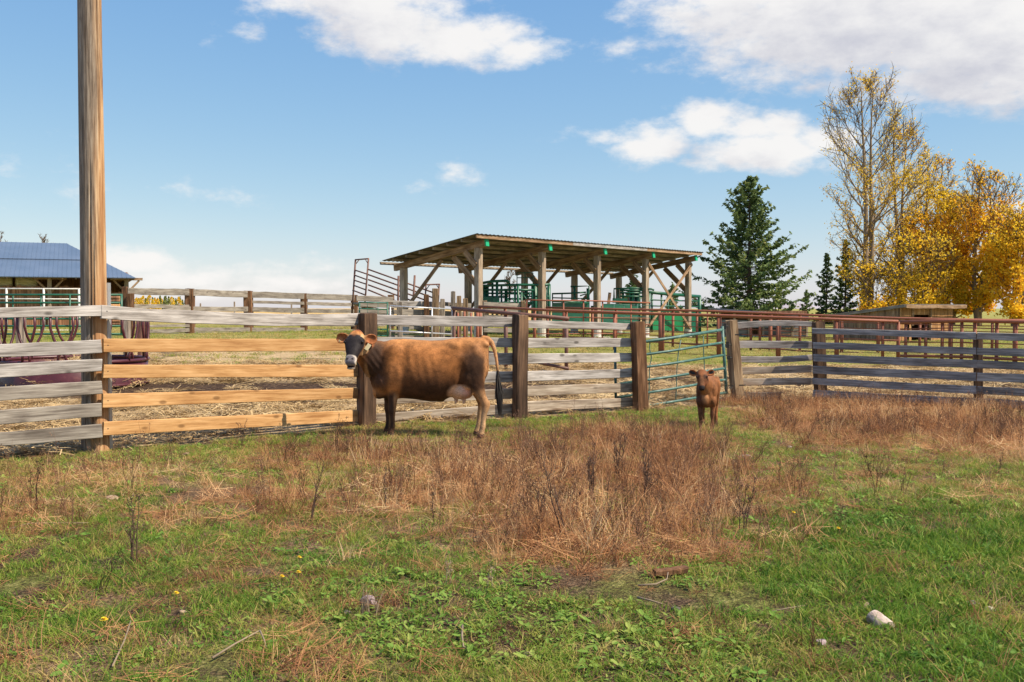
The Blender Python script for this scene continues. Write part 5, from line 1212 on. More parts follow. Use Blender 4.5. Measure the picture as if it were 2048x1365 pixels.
for s_ in (-1, 1):
    mb = MB(); ball(mb, kd(.086, .066 * s_, .042), (.0125, .0125, .0125), 10, 8); cpart('eye', mb, M['eye'], calf)
    e0 = kd(.025, .055 * s_, -.015); tip = Vector((-.225, -.36, .805)) if s_ < 0 else Vector((.118, -.36, .812)); d_ = tip - e0; L_ = d_.length; d_ /= L_; w_ = (Vector((0, 0, 1)) - d_ * d_.z + Vector((0, .1, 0))).normalized(); n_ = d_.cross(w_).normalized()
    if n_.y > 0: n_ = -n_
    mb = MB(); loft(mb, [(e0 + d_ * (L_ * t_) - n_ * (.014 * math.sin(math.pi * t_)) + n_ * .011, w_ * a_ * .72, n_ * .003, 1) for t_, a_ in ((.12, .014), (.3, .028), (.5, .036), (.7, .032), (.85, .018))], 12); cpart('inner_ear', mb, M['tail'], calf)
# ------------------------------------------------------------ plant materials
def leafmat(name, stops, attr='tint', trans=.35, rough=.6, inst=True, posvar=None):
    m = bpy.data.materials.new(name); m.use_nodes = True; nt = m.node_tree; nt.nodes.clear(); out = nt.nodes.new('ShaderNodeOutputMaterial')
    if inst: a = nd(nt, 'ShaderNodeAttribute', attribute_name=attr, attribute_type='INSTANCER').outputs['Fac']
    else: a = nd(nt, 'ShaderNodeAttribute', attribute_name=attr).outputs['Fac']
    g = nd(nt, 'ShaderNodeNewGeometry'); a = mth(nt, 'ADD', a, mth(nt, 'MULTIPLY', mth(nt, 'SUBTRACT', g.outputs['Random Per Island'], .5), .35), clamp=True)
    c = ramp(nt, a, stops)
    d = nd(nt, 'ShaderNodeBsdfPrincipled', {'Base Color': c, 'Roughness': rough, 'Specular IOR Level': .25})
    tr = nd(nt, 'ShaderNodeBsdfTranslucent', {'Color': c})
    mx_ = nd(nt, 'ShaderNodeMixShader', {0: trans, 1: d.outputs[0], 2: tr.outputs[0]}); nt.links.new(mx_.outputs[0], out.inputs[0]); return m
M['blade'] = leafmat('grass_blades', [(0, (.055, .13, .018)), (.3, (.13, .26, .028)), (.55, (.27, .36, .05)), (.75, (.46, .38, .115)), (1, (.62, .44, .20))], trans=.45)
M['clover'] = leafmat('broad_leaves', [(0, (.075, .17, .025)), (.5, (.18, .32, .05)), (1, (.36, .43, .10))], trans=.4)
M['dry'] = leafmat('dry_stalks', [(0, (.09, .038, .02)), (.3, (.31, .14, .066)), (.6, (.54, .285, .13)), (.85, (.70, .44, .22)), (1, (.80, .60, .34))], trans=.4, rough=.7)
M['weed'] = leafmat('weed_stems', [(0, (.05, .026, .018)), (.5, (.15, .08, .05)), (1, (.34, .19, .11))], trans=.05, rough=.8)
M['straw'] = leafmat('straw', [(0, (.18, .105, .05)), (.5, (.47, .33, .16)), (1, (.70, .54, .30))], trans=.15)
M['weed1'] = paint('dark_weed_stem', (.07, .038, .026), .85); M['bark_pale'] = paint('pale_bark', (.27, .205, .14), .9, 0, (.14, .10, .07), .6, 2.5)
M['twig'] = paint('twig_bark', (.125, .085, .05), .9); M['bark_dark'] = paint('dark_bark', (.10, .07, .05), .9)

# ------------------------------------------------------------ scatter by geometry nodes
def protos(name, meshes):
    c = bpy.data.collections.new(name)
    for i, me in enumerate(meshes):
        o = bpy.data.objects.new('%s_tuft' % name, me); c.objects.link(o)
    return c
def scatter(name, label, pts, rot, scl, idx, tint, col):
    n = len(pts); me = bpy.data.meshes.new(name); me.vertices.add(n); me.vertices.foreach_set('co', np.asarray(pts, np.float32).ravel())
    for nm, ty, dat, key in (('rot', 'FLOAT_VECTOR', rot, 'vector'), ('scl', 'FLOAT_VECTOR', scl, 'vector'), ('idx', 'INT', idx, 'value'), ('tint', 'FLOAT', tint, 'value')):
        a = me.attributes.new(nm, ty, 'POINT'); a.data.foreach_set(key, np.asarray(dat, np.int32 if ty == 'INT' else np.float32).ravel())
    o = bpy.data.objects.new(name, me); COL.objects.link(o); tag(o, label, None, None, 'stuff')
    ng = bpy.data.node_groups.new(name + '_scatter', 'GeometryNodeTree')
    ng.interface.new_socket('Geometry', in_out='INPUT', socket_type='NodeSocketGeometry'); ng.interface.new_socket('Geometry', in_out='OUTPUT', socket_type='NodeSocketGeometry')
    i_ = ng.nodes.new('NodeGroupInput'); o_ = ng.nodes.new('NodeGroupOutput')
    m2p = ng.nodes.new('GeometryNodeMeshToPoints'); ng.links.new(i_.outputs[0], m2p.inputs[0])
    ci = ng.nodes.new('GeometryNodeCollectionInfo'); ci.inputs['Collection'].default_value = col; ci.inputs['Separate Children'].default_value = True; ci.inputs['Reset Children'].default_value = True
    ip = ng.nodes.new('GeometryNodeInstanceOnPoints'); ng.links.new(m2p.outputs[0], ip.inputs['Points']); ng.links.new(ci.outputs[0], ip.inputs['Instance']); ip.inputs['Pick Instance'].default_value = True
    def na_(nm, ty):
        q = ng.nodes.new('GeometryNodeInputNamedAttribute'); q.data_type = ty; q.inputs[0].default_value = nm
        return [s for s in q.outputs if s.enabled][0]
    ng.links.new(na_('idx', 'INT'), ip.inputs['Instance Index']); ng.links.new(na_('rot', 'FLOAT_VECTOR'), ip.inputs['Rotation']); ng.links.new(na_('scl', 'FLOAT_VECTOR'), ip.inputs['Scale'])
    ng.links.new(ip.outputs[0], o_.inputs[0])
    md = o.modifiers.new('scatter', 'NODES'); md.node_group = ng
    return o
def blades(n, rad, h0, h1, w, lean, seg=3, seed=0, curl=.5, flat=0.0):
    r_ = np.random.default_rng(seed); mb = MB()
    for i in range(n):
        a = r_.uniform(0, 6.28); q = rad * math.sqrt(r_.uniform()); x, y = q * math.cos(a), q * math.sin(a)
        h = r_.uniform(h0, h1); th = r_.uniform(0, 6.28); ln = lean * r_.uniform(.2, 1.2); dx, dy = math.cos(th), math.sin(th); fa = r_.uniform(0, 3.14); wx, wy = math.cos(fa) * w / 2, math.sin(fa) * w / 2
        b0 = len(mb.v); z0 = flat * r_.uniform(0, .03)
        for k in range(seg + 1):
            t = k / seg; off = h * (ln * t + curl * ln * t * t); z = z0 + h * t * max(.12, 1 - .35 * ln * t) - (.01 if k == 0 else 0); ww = (1 - t ** 2 * .85)
            cx, cy = x + dx * off, y + dy * off
            mb.v.append((cx - wx * ww, cy - wy * ww, z)); mb.v.append((cx + wx * ww, cy + wy * ww, z))
        for k in range(seg): mb.f.append((b0 + 2 * k, b0 + 2 * k + 1, b0 + 2 * k + 3, b0 + 2 * k + 2)); mb.m.append(0)
    return mb
def leaves(n, rad, size, h, seed):
    r_ = np.random.default_rng(seed); mb = MB()
    for i in range(n):
        a = r_.uniform(0, 6.28); q = rad * math.sqrt(r_.uniform()); c = Vector((q * math.cos(a), q * math.sin(a), r_.uniform(.2, 1) * h)); s_ = size * r_.uniform(.5, 1.25); yaw = r_.uniform(0, 6.28)
        Rm = Matrix.Rotation(yaw, 3, 'Z') @ Matrix.Rotation(r_.uniform(-.7, .5), 3, 'Y') @ Matrix.Rotation(r_.uniform(-.4, .4), 3, 'X')
        el_ = r_.uniform(1.0, 2.4)
        pts = [(0, 0, 0), (.35 * el_, -.38, .06), (.8 * el_, -.30, .02), (el_, 0, -.10), (.8 * el_, .30, .02), (.35 * el_, .38, .06), (.5 * el_, 0, -.05)]
        mb.add([c + Rm @ (Vector(p) * s_) for p in pts], [(0, 1, 6), (1, 2, 6), (2, 3, 6), (3, 4, 6), (4, 5, 6), (5, 0, 6)])
    return mb
def litter(n, rad, l0, l1, w, seed):
    r_ = np.random.default_rng(seed); mb = MB()
    for i in range(n):
        a = r_.uniform(0, 6.28); q = rad * math.sqrt(r_.uniform()); c = Vector((q * math.cos(a), q * math.sin(a), r_.uniform(.004, .05))); th = r_.uniform(0, 6.28); L_ = r_.uniform(l0, l1)
        d = Vector((math.cos(th), math.sin(th), r_.uniform(-.12, .35))); u = Vector((-d.y, d.x, r_.uniform(-.6, .6))).normalized() * w / 2; bd = Vector((r_.uniform(-.2, .2), r_.uniform(-.2, .2), r_.uniform(-.05, .1))) * L_
        p = [c - d * L_ / 2, c + bd, c + d * L_ / 2]; mb.add([p[0] - u, p[0] + u, p[1] - u, p[1] + u, p[2] - u, p[2] + u], [(0, 1, 3, 2), (2, 3, 5, 4)])
    return mb
def weedmesh(h, seed, stems=4, side=7, mat=None, rr0=.004, spread=.25, name='weed'):
    r_ = np.random.default_rng(seed); mb = MB()
    for s_ in range(stems):
        th = r_.uniform(0, 6.28); ln = spread * r_.uniform(.2, 1); hh = h * r_.uniform(.6, 1.0); pts = []
        b_ = Vector((r_.uniform(-.03, .03), r_.uniform(-.03, .03), -.02))
        for k in range(5):
            t = k / 4; pts.append(b_ + Vector((math.cos(th) * ln * hh * t ** 1.2, math.sin(th) * ln * hh * t ** 1.2, hh * t)) + Vector((r_.uniform(-.012, .012), r_.uniform(-.012, .012), 0)))
        mb.tube(pts, [rr0 * (1 - .75 * k / 4) for k in range(5)], 4, False)
        for k in range(side):
            t = r_.uniform(.25, .98); i0 = min(3, int(t * 4)); p = pts[i0].lerp(pts[i0 + 1], t * 4 - i0); a = r_.uniform(0, 6.28); L_ = hh * r_.uniform(.10, .30) * (1.15 - t * .6); d = Vector((math.cos(a) * .6, math.sin(a) * .6, r_.uniform(.5, 1.1))).normalized()
            e = p + d * L_ + Vector((0, 0, L_ * .15)); mb.tube([p, p + d * L_ * .5, e], [rr0 * .45, rr0 * .35, rr0 * .2], 3, False)
            for j in range(4):
                q = p.lerp(e, r_.uniform(.4, 1)) + Vector((r_.uniform(-.012, .012), r_.uniform(-.012, .012), r_.uniform(-.01, .012))); z = r_.uniform(.003, .007); v1 = Vector((r_.uniform(-1, 1), r_.uniform(-1, 1), r_.uniform(-1, 1))).normalized() * z; v2 = v1.orthogonal().normalized() * z * .7
                mb.add([q - v1, q + v2, q + v1, q - v2], [(0, 1, 2, 3)])
    return mb.mesh(name, mat or M['weed'])
gcol = protos('grass', [blades(24, .085, .015, .045, .0052, 1.2, 2, s).mesh('grass_tuft', M['blade']) for s in (1, 2, 3)] + [blades(26, .08, .025, .07, .0045, 1.0, 3, s).mesh('grass_tuft', M['blade']) for s in (4, 5)] +
              [leaves(16, .08, .018, .022, s).mesh('leaf_tuft', M['clover']) for s in (6, 7)] + [leaves(9, .07, .030, .03, s).mesh('leaf_tuft', M['clover']) for s in (8,)])
dcol = protos('dry_grass', [blades(26, .10, .08, .30, .0042, .40, 3, 10 + s).mesh('dry_tuft', M['dry']) for s in range(4)] + [blades(20, .12, .10, .26, .0045, 1.15, 3, 20 + s, curl=.9).mesh('dry_tuft', M['dry']) for s in range(3)] + [litter(26, .16, .12, .34, .0045, 30 + s).mesh('dry_litter', M['dry']) for s in range(2)])
wcol = protos('weed_thicket', [weedmesh(.40, 40 + s, 4, 5, rr0=.0028, spread=.38) for s in range(9)])
scol = protos('straw', [litter(60, .30, .15, .42, .011, 50 + s).mesh('straw_tuft', M['straw']) for s in range(4)])

def sample(n, y0, y1, pw=1.0, mx=.62, ex=1.2):
    """ground points inside the view wedge, denser towards the viewer for pw > 0"""
    u = rng.uniform(0, 1, n); y = (y0 ** (2 - pw) + u * (y1 ** (2 - pw) - y0 ** (2 - pw))) ** (1 / (2 - pw))
    return rng.uniform(-1, 1, n) * (mx * y + ex), y
def place(x, y, keep, sc, zs, idx, tint, tilt=.15):
    x, y = x[keep], y[keep]; n = len(x)
    p = np.stack([x, y, gz(x, y)], 1); r_ = np.stack([rng.normal(0, tilt, n), rng.normal(0, tilt, n), rng.uniform(0, 6.28, n)], 1)
    s_ = sc[keep] if hasattr(sc, '__len__') else np.full(n, sc); z_ = zs[keep] if hasattr(zs, '__len__') else np.full(n, zs)
    return p, r_, np.stack([s_, s_, s_ * z_], 1), idx[keep], tint[keep]
# green cover of the pasture
x, y = sample(42000, 3.4, 18.5, .85); dr = dryness(x, y); inside = (y < fence_y(x) - .02)
lush = fbm(x, y, 1.15, 21); bare = fbm(x, y, 1.9, 22) + .5 * fbm(x, y, 5., 23); greener = nsstep(x, .5, 2.2) * (1 - nsstep(y, 6.5, 9))  # last mask: greener, fuller grass towards the near right
keep = inside & (rng.uniform(0, 1, len(x)) < np.clip(.95 - .60 * np.clip(dr, 0, 1), 0, 1)) & (bare < .72 + .35 * greener)
lf = fbm(x, y, .9, 24) + .7 * fbm(x, y, 3.2, 26)
idx = np.where(rng.uniform(0, 1, len(x)) < np.clip(.14 + .30 * (lf > .5) - .12 * greener, .04, 1), rng.integers(5, 8, len(x)), rng.integers(0, 5, len(x)))
tint = np.clip(.50 + .20 * fbm(x, y, .7, 25) + .26 * np.clip(dr, 0, 1) + .12 * nsstep(y, 7, 13) - .14 * greener - .10 * (1 - nsstep(y, 6.5, 10)) * nsstep(x, -1.5, .5) + rng.normal(0, .18, len(x)), 0, 1)
sc = rng.uniform(.55, 1.3, len(x)) * (1 + .25 * greener)
scatter('pasture_grass', 'short green grass and clover of the pasture', *place(x, y, keep, sc, 1.0, idx, tint), gcol)
# dry grass
x, y = sample(26000, 3.6, 18.5, .55); dr = dryness(x, y); inside = (y < fence_y(x) + .25)
keep = inside & ~(((x - CX + .05) / 1.15) ** 2 + ((y - CY + .55) / .75) ** 2 < rng.uniform(.3, 1.2, len(x))) & (rng.uniform(0, 1, len(x)) < np.where(dr > .05, .10 + np.minimum(.50 * dr ** 1.2, .44), .08 + .14 * (fbm(x, y, 1.5, 31) > .45)))
flatp = fbm(x, y, 2.1, 32); u = rng.uniform(0, 1, len(x))
idx = np.where(u < .34 - .2 * (dr < .4), rng.integers(0, 4, len(x)), np.where(u < .62, rng.integers(4, 7, len(x)), rng.integers(7, 9, len(x))))
tint = np.clip(.50 + .18 * fbm(x, y, 1.2, 33) + rng.normal(0, .22, len(x)) - .1 * (dr < .2), 0, 1); sc = rng.uniform(.45, 1.3, len(x)) * np.clip(.60 + .45 * dr, .55, 1.1)
cowgap = ((x - CX) / .9) ** 2 + ((y - CY) / .5) ** 2 < 1
scatter('dry_grass', 'matted tan and rust coloured dry grass across the middle of the pasture', *place(x, y, keep, sc, np.where(dr > .6, 1.0, .8), idx, tint, .2), dcol)
# weed stems
x, y = sample(9500, 5.0, 18.2, .3); dr = dryness(x, y); near_f = nsstep(y - fence_y(x), -.9, -.1)
keep = (y < fence_y(x) + .5) & ~(((x - CX + .05) / 1.1) ** 2 + ((y - CY + .5) / .7) ** 2 < 1) & (rng.uniform(0, 1, len(x)) < np.clip(dr ** 1.8 * .48 + .10 * near_f * (fbm(x, y, 2.2, 35) > .2), 0, 1)) & (fbm(x, y, 1.1, 36) > -.55)
scatter('dead_weeds', 'thicket of dark brown dead weed stems among the dry grass', *place(x, y, keep, rng.uniform(.55, 1.15, len(x)), np.clip(rng.normal(.95, .15, len(x)), .6, 1.25), rng.integers(0, 9, len(x)), np.clip(rng.normal(.5, .25, len(x)), 0, 1), .16), wcol)
# straw in the yard
x, y = sample(7000, 9.5, 27, .4); wob2 = fbm(x, y, .9, 41); dk = ((y + .5 * wob2 > 17.4) & (y + .5 * wob2 < 21)) & (x < 2)
keep = (y > fence_y(x) + .2) & (rng.uniform(0, 1, len(x)) < np.where(dk, .07, np.where(x > 3, .42, .62))) & (np.hypot(x - fc.x, y - fc.y) > FR + .1)
scatter('straw_litter', 'loose pale straw trampled over the yard', *place(x, y, keep, rng.uniform(.6, 1.2, len(x)), .8, rng.integers(0, 4, len(x)), np.clip(rng.normal(.5, .2, len(x)), 0, 1), .1), scol)
# small pile of straw at the feeder
n = 420; a = rng.uniform(0, 6.28, n); q = np.sqrt(rng.uniform(0, 1, n)) * 1.25; x = fc.x + q * np.cos(a); y = fc.y + q * np.sin(a)
pz = gz(x, y) + .38 * (1 - (q / 1.4) ** 2); p = np.stack([x, y, pz], 1)
scatter('feeder_straw', 'heap of straw left inside the maroon feeder', p, np.stack([rng.normal(0, .25, n), rng.normal(0, .25, n), rng.uniform(0, 6, n)], 1), np.full((n, 3), .9), rng.integers(0, 4, n), np.clip(rng.normal(.5, .2, n), 0, 1), scol)
# grass of the far paddock as low tufts, so the green bands have an edge
x, y = sample(9000, 26, 60, .2, .62, 3); tint = np.clip(.70 + .2 * fbm(x, y, .3, 51) + rng.normal(0, .12, len(x)), 0, 1); keep = (x > -30)
scatter('paddock_grass', 'rough olive grass of the paddock beyond the yard', *place(x, y, keep, rng.uniform(1.6, 3.2, len(x)), .8, rng.integers(0, 5, len(x)), tint, .1), gcol)

# ------------------------------------------------------------ single weeds, flowers, stones, sticks
def plant(px, pyb, pyt, label, seed, stems=2, side=9, lean=0.0, mat='weed1', grp=None):
    g_ = G(px, pyb); h = (pyb - pyt) / F * g_.y
    o = empty('dry_weed', g_, label, 'dry weed', grp)
    st = stems
    me = weedmesh(h * 1.05, seed, st, side, M[mat], rr0=.0055 * max(.5, min(1.1, h / .5)), spread=.16, name='stem')
    if lean:
        for v in me.vertices: v.co.x += lean * v.co.z
    c = bpy.data.objects.new('stem', me); COL.objects.link(c); c.parent = o; return o
for a in [(618, 1045, 905, 'tall dark dead weed leaning right, left of the big dry patch', 101, 2, 8, .18), (262, 1132, 985, 'branching dark weed in the left foreground grass', 102, 3, 8, 0), (112, 1180, 1095, 'pair of thin dark weed stems near the left edge of the grass', 103, 2, 5, .03),
          (362, 1232, 1180, 'short dark weed stalk beside the dandelion at lower left', 104, 1, 5, .3), (868, 1042, 950, 'dark upright weed below the cow in the dry patch', 105, 2, 8, .05), (772, 1022, 930, 'slim dark weed in the dry grass below the cow head', 106, 2, 7, .04),
          (1130, 1090, 900, 'tall dark weed leaning left in the dense dry patch', 107, 2, 12, -.2), (1085, 1060, 930, 'dark weed with fine side shoots at the centre of the dry patch', 108, 3, 10, .02), (1484, 1066, 950, 'bushy dark weed standing alone right of the dry patch', 109, 4, 12, .05),
          (1408, 1066, 990, 'smaller dark weed left of the bushy one by the dry patch', 110, 2, 9, .1), (1290, 1010, 880, 'dark tangled weed on the right of the dry patch', 111, 4, 12, .02), (1238, 960, 860, 'dense dark weed at the back of the dry patch', 112, 5, 12, 0), (1995, 945, 895, 'dark twiggy weed near the right edge of the field', 113, 2, 9, .1),
          (480, 895, 835, 'dry weed in front of the lowest fresh fence board', 114, 3, 9, .05), (440, 850, 815, 'small dark weed behind the fresh fence boards', 115, 2, 8, 0), (1180, 1000, 880, 'thick clump of dark weeds at the heart of the dry patch', 116, 5, 12, -.03)]: plant(*a)
for (px, pyb, pyt, lab, sd_) in ((895, 1165, 1095, 'pale straw coloured dry stalk leaning left below the dry patch', 201), (978, 1180, 1110, 'pale branching dry stalk at the lower edge of the dry patch', 202), (1322, 900, 850, 'pale dry stalk left of the calf', 203)):
    o = plant(px, pyb, pyt, lab, sd_, 3, 3, 0, 'bark_pale')
M['petal'] = paint('dandelion_yellow', (.80, .55, .01), .6)
for (px, py, lab) in ((352, 1206, 'yellow dandelion nearest the short dark weed at lower left'), (208, 1261, 'wide yellow dandelion at the lower left of the field'), (563, 1171, 'left dandelion of the close group of three'), (596, 1162, 'right dandelion of the close group of three'), (598, 1131, 'uppermost small dandelion of the close group of three'), (1585, 1037, 'tiny dandelion right of the dry patch'), (1674, 1070, 'tiny dandelion out in the green grass to the right')):
    g_ = G(px, py + 8); o = empty('dandelion', g_, lab, 'flower', 'dandelions in the grass'); mb = MB(); top = Vector((g_.x + .005, g_.y - .01, g_.z + .075)); mb.tube([g_ - Vector((0, 0, .02)), g_.lerp(top, .5), top], .002, 5); mb.build('stem', M['clover'], o)
    mb = MB(); s_ = .021 if px == 208 else .016
    for lay in range(3):
        for k in range(14 - 3 * lay):
            a = 6.283 * k / (14 - 3 * lay) + lay; d = Vector((math.cos(a), math.sin(a), .15 + .5 * lay)).normalized(); u = Vector((-math.sin(a), math.cos(a), 0)) * .0032; c = top + Vector((0, 0, .002 * lay)); mb.add([c - u * .4, c + u * .4, c + d * s_ * (1 - .2 * lay) + u, c + d * s_ * (1 - .2 * lay) - u], [(0, 1, 2, 3)])
    mb.build('flower_head', M['petal'], o)
def stonemat(name, c0, c1):
    m, nt, b, out = newmat(name); t = nd(nt, 'ShaderNodeTexCoord'); n1 = nd(nt, 'ShaderNodeTexNoise', {'Vector': t.outputs['Object'], 'Scale': 14.0, 'Detail': 8.0, 'Roughness': .7}).outputs[0]
    setin(nt, b, 'Base Color', ramp(nt, n1, [(.3, c0), (.68, c1)])); setin(nt, b, 'Roughness', .9); bump(nt, b, n1, .7, .02); return m
M['stone_pale'] = stonemat('pale_stone', (.28, .20, .16), (.60, .50, .44)); M['stone_lilac'] = stonemat('lilac_stone', (.22, .16, .17), (.46, .36, .37)); M['stone_dark'] = stonemat('dark_stone', (.05, .04, .04), (.15, .12, .12)); M['stone_tan'] = stonemat('tan_stone', (.28, .18, .12), (.52, .38, .27))
def stone(px, py, wpx, hpx, mat, label, seed, yaw=0, flat=1.0, cut=True):
    g_ = G(px, py); k = g_.y / F; w, h = wpx * k / 2, hpx * k / 2; r_ = np.random.default_rng(seed)
    import bmesh
    bm = bmesh.new(); bmesh.ops.create_icosphere(bm, subdivisions=3, radius=1.0); pl = [Vector(r_.normal(0, 1, 3)).normalized() for _ in range(9)]; of = [r_.uniform(.55, .85) for _ in range(9)]
    for v in bm.verts:
        for p_, o_ in zip(pl, of):
            e = v.co.dot(p_) - o_
            if e > 0: v.co -= p_ * e * .92
        v.co += v.co.normalized() * .06 * mnoise.noise(v.co * 2.5 + Vector((seed, 0, 0)))
        v.co = Vector((v.co.x * w * 1.15, v.co.y * w * .75, v.co.z * h * 1.1))
    bmesh.ops.rotate(bm, verts=bm.verts, cent=(0, 0, 0), matrix=Matrix.Rotation(yaw, 3, 'Y')); me = bpy.data.meshes.new('stone'); bm.to_mesh(me); bm.free(); me.materials.append(M[mat])
    o = bpy.data.objects.new('stone', me); COL.objects.link(o); o.location = g_ + Vector((0, 0, h * .38)); tag(o, label, 'stone', 'stones lying in the pasture'); return o
stone(1757, 1250, 62, 38, 'stone_pale', 'large pale angular stone in the lower right grass', 1, .35); stone(1732, 1222, 14, 26, 'stone_tan', 'small upright stone leaning on the large pale stone', 2)
stone(1640, 1289, 28, 16, 'stone_lilac', 'flat lilac stone below and left of the large pale stone', 3); stone(1351, 1221, 18, 12, 'stone_dark', 'small dark stone in the lower middle right grass', 4); stone(1945, 1212, 30, 14, 'stone_lilac', 'left one of two flat stones near the right edge', 5); stone(1978, 1222, 22, 14, 'stone_pale', 'right one of two flat stones near the right edge', 6)
stone(1490, 917, 26, 11, 'stone_pale', 'whitish stone behind the dry patch below the calf', 7); stone(1579, 896, 12, 8, 'stone_pale', 'tiny whitish stone right of the calf', 8); stone(224, 1001, 24, 15, 'stone_tan', 'pinkish stone in the left pasture below the tall pole', 9); stone(373, 911, 16, 8, 'stone_tan', 'small stone close to the fence right of the tall pole', 10)
stone(366, 1226, 16, 9, 'stone_tan', 'small stone under the dandelion stalk at lower left', 11); stone(738, 1214, 34, 34, 'stone_lilac', 'round lilac stone behind a dry tuft in the lower middle', 12); stone(1058, 1312, 22, 12, 'stone_tan', 'tan stone at the bottom centre of the grass', 13); stone(692, 1228, 20, 14, 'stone_dark', 'dark clod left of the round lilac stone', 14)
mb = blades(34, .06, .10, .17, .004, .30, 3, 77); g_ = G(738, 1228); o = empty('grass_tussock', g_, 'dry tan grass tuft in front of the round lilac stone', 'grass tuft'); c = bpy.data.objects.new('blades', mb.mesh('blades', M['bark_pale'])); COL.objects.link(c); c.parent = o
o = board(None, G(1308, 1156) + Vector((0, 0, .03)), G(1372, 1152) + Vector((0, 0, .04)), .035, .04, .06, M['red_post'], name='wood_scrap'); tag(o, 'reddish broken piece of wood lying at the lower edge of the dry patch', 'wood scrap')
def stick(pts, r_, label, mat='bark_pale'):
    w_ = [G(x, y) + Vector((0, 0, z)) for x, y, z in pts]; mb = MB(); mb.tube(w_, [r_ * (1 - .5 * i / (len(w_) - 1)) for i in range(len(w_))], 6); o = mb.build('stick', M[mat], loc=w_[0], smooth=True); tag(o, label, 'stick', 'sticks lying on the grass')
stick([(925, 1263, .03), (924, 1285, .03), (927, 1303, .02), (936, 1311, .03), (943, 1318, .02)], .006, 'curved pale twig at the bottom centre'); stick([(1274, 1206, .03), (1300, 1212, .03), (1324, 1219, .03)], .007, 'straight tan stick in the lower middle right')
stick([(1276, 1178, .02), (1312, 1179, .03), (1334, 1172, .04), (1336, 1165, .06)], .006, 'bent tan stick just below the wood scrap'); stick([(425, 1325, .02), (470, 1305, .04), (520, 1290, .07)], .006, 'long slanting stick at lower left'); stick([(520, 1290, .07), (528, 1300, .05), (534, 1308, .02)], .005, 'short broken stick end beside the long slanting stick'); stick([(1538, 1232, .02), (1575, 1228, .03), (1610, 1222, .03)], .004, 'thin straw stick left of the large pale stone'); stick([(225, 1342, .02), (250, 1300, .05), (262, 1278, .09)], .005, 'leaning dry stick at the lower left edge')
stick([(18, 1064, .02), (60, 1055, .03), (178, 1054, .03)], .005, 'long pale straw lying near the left edge')

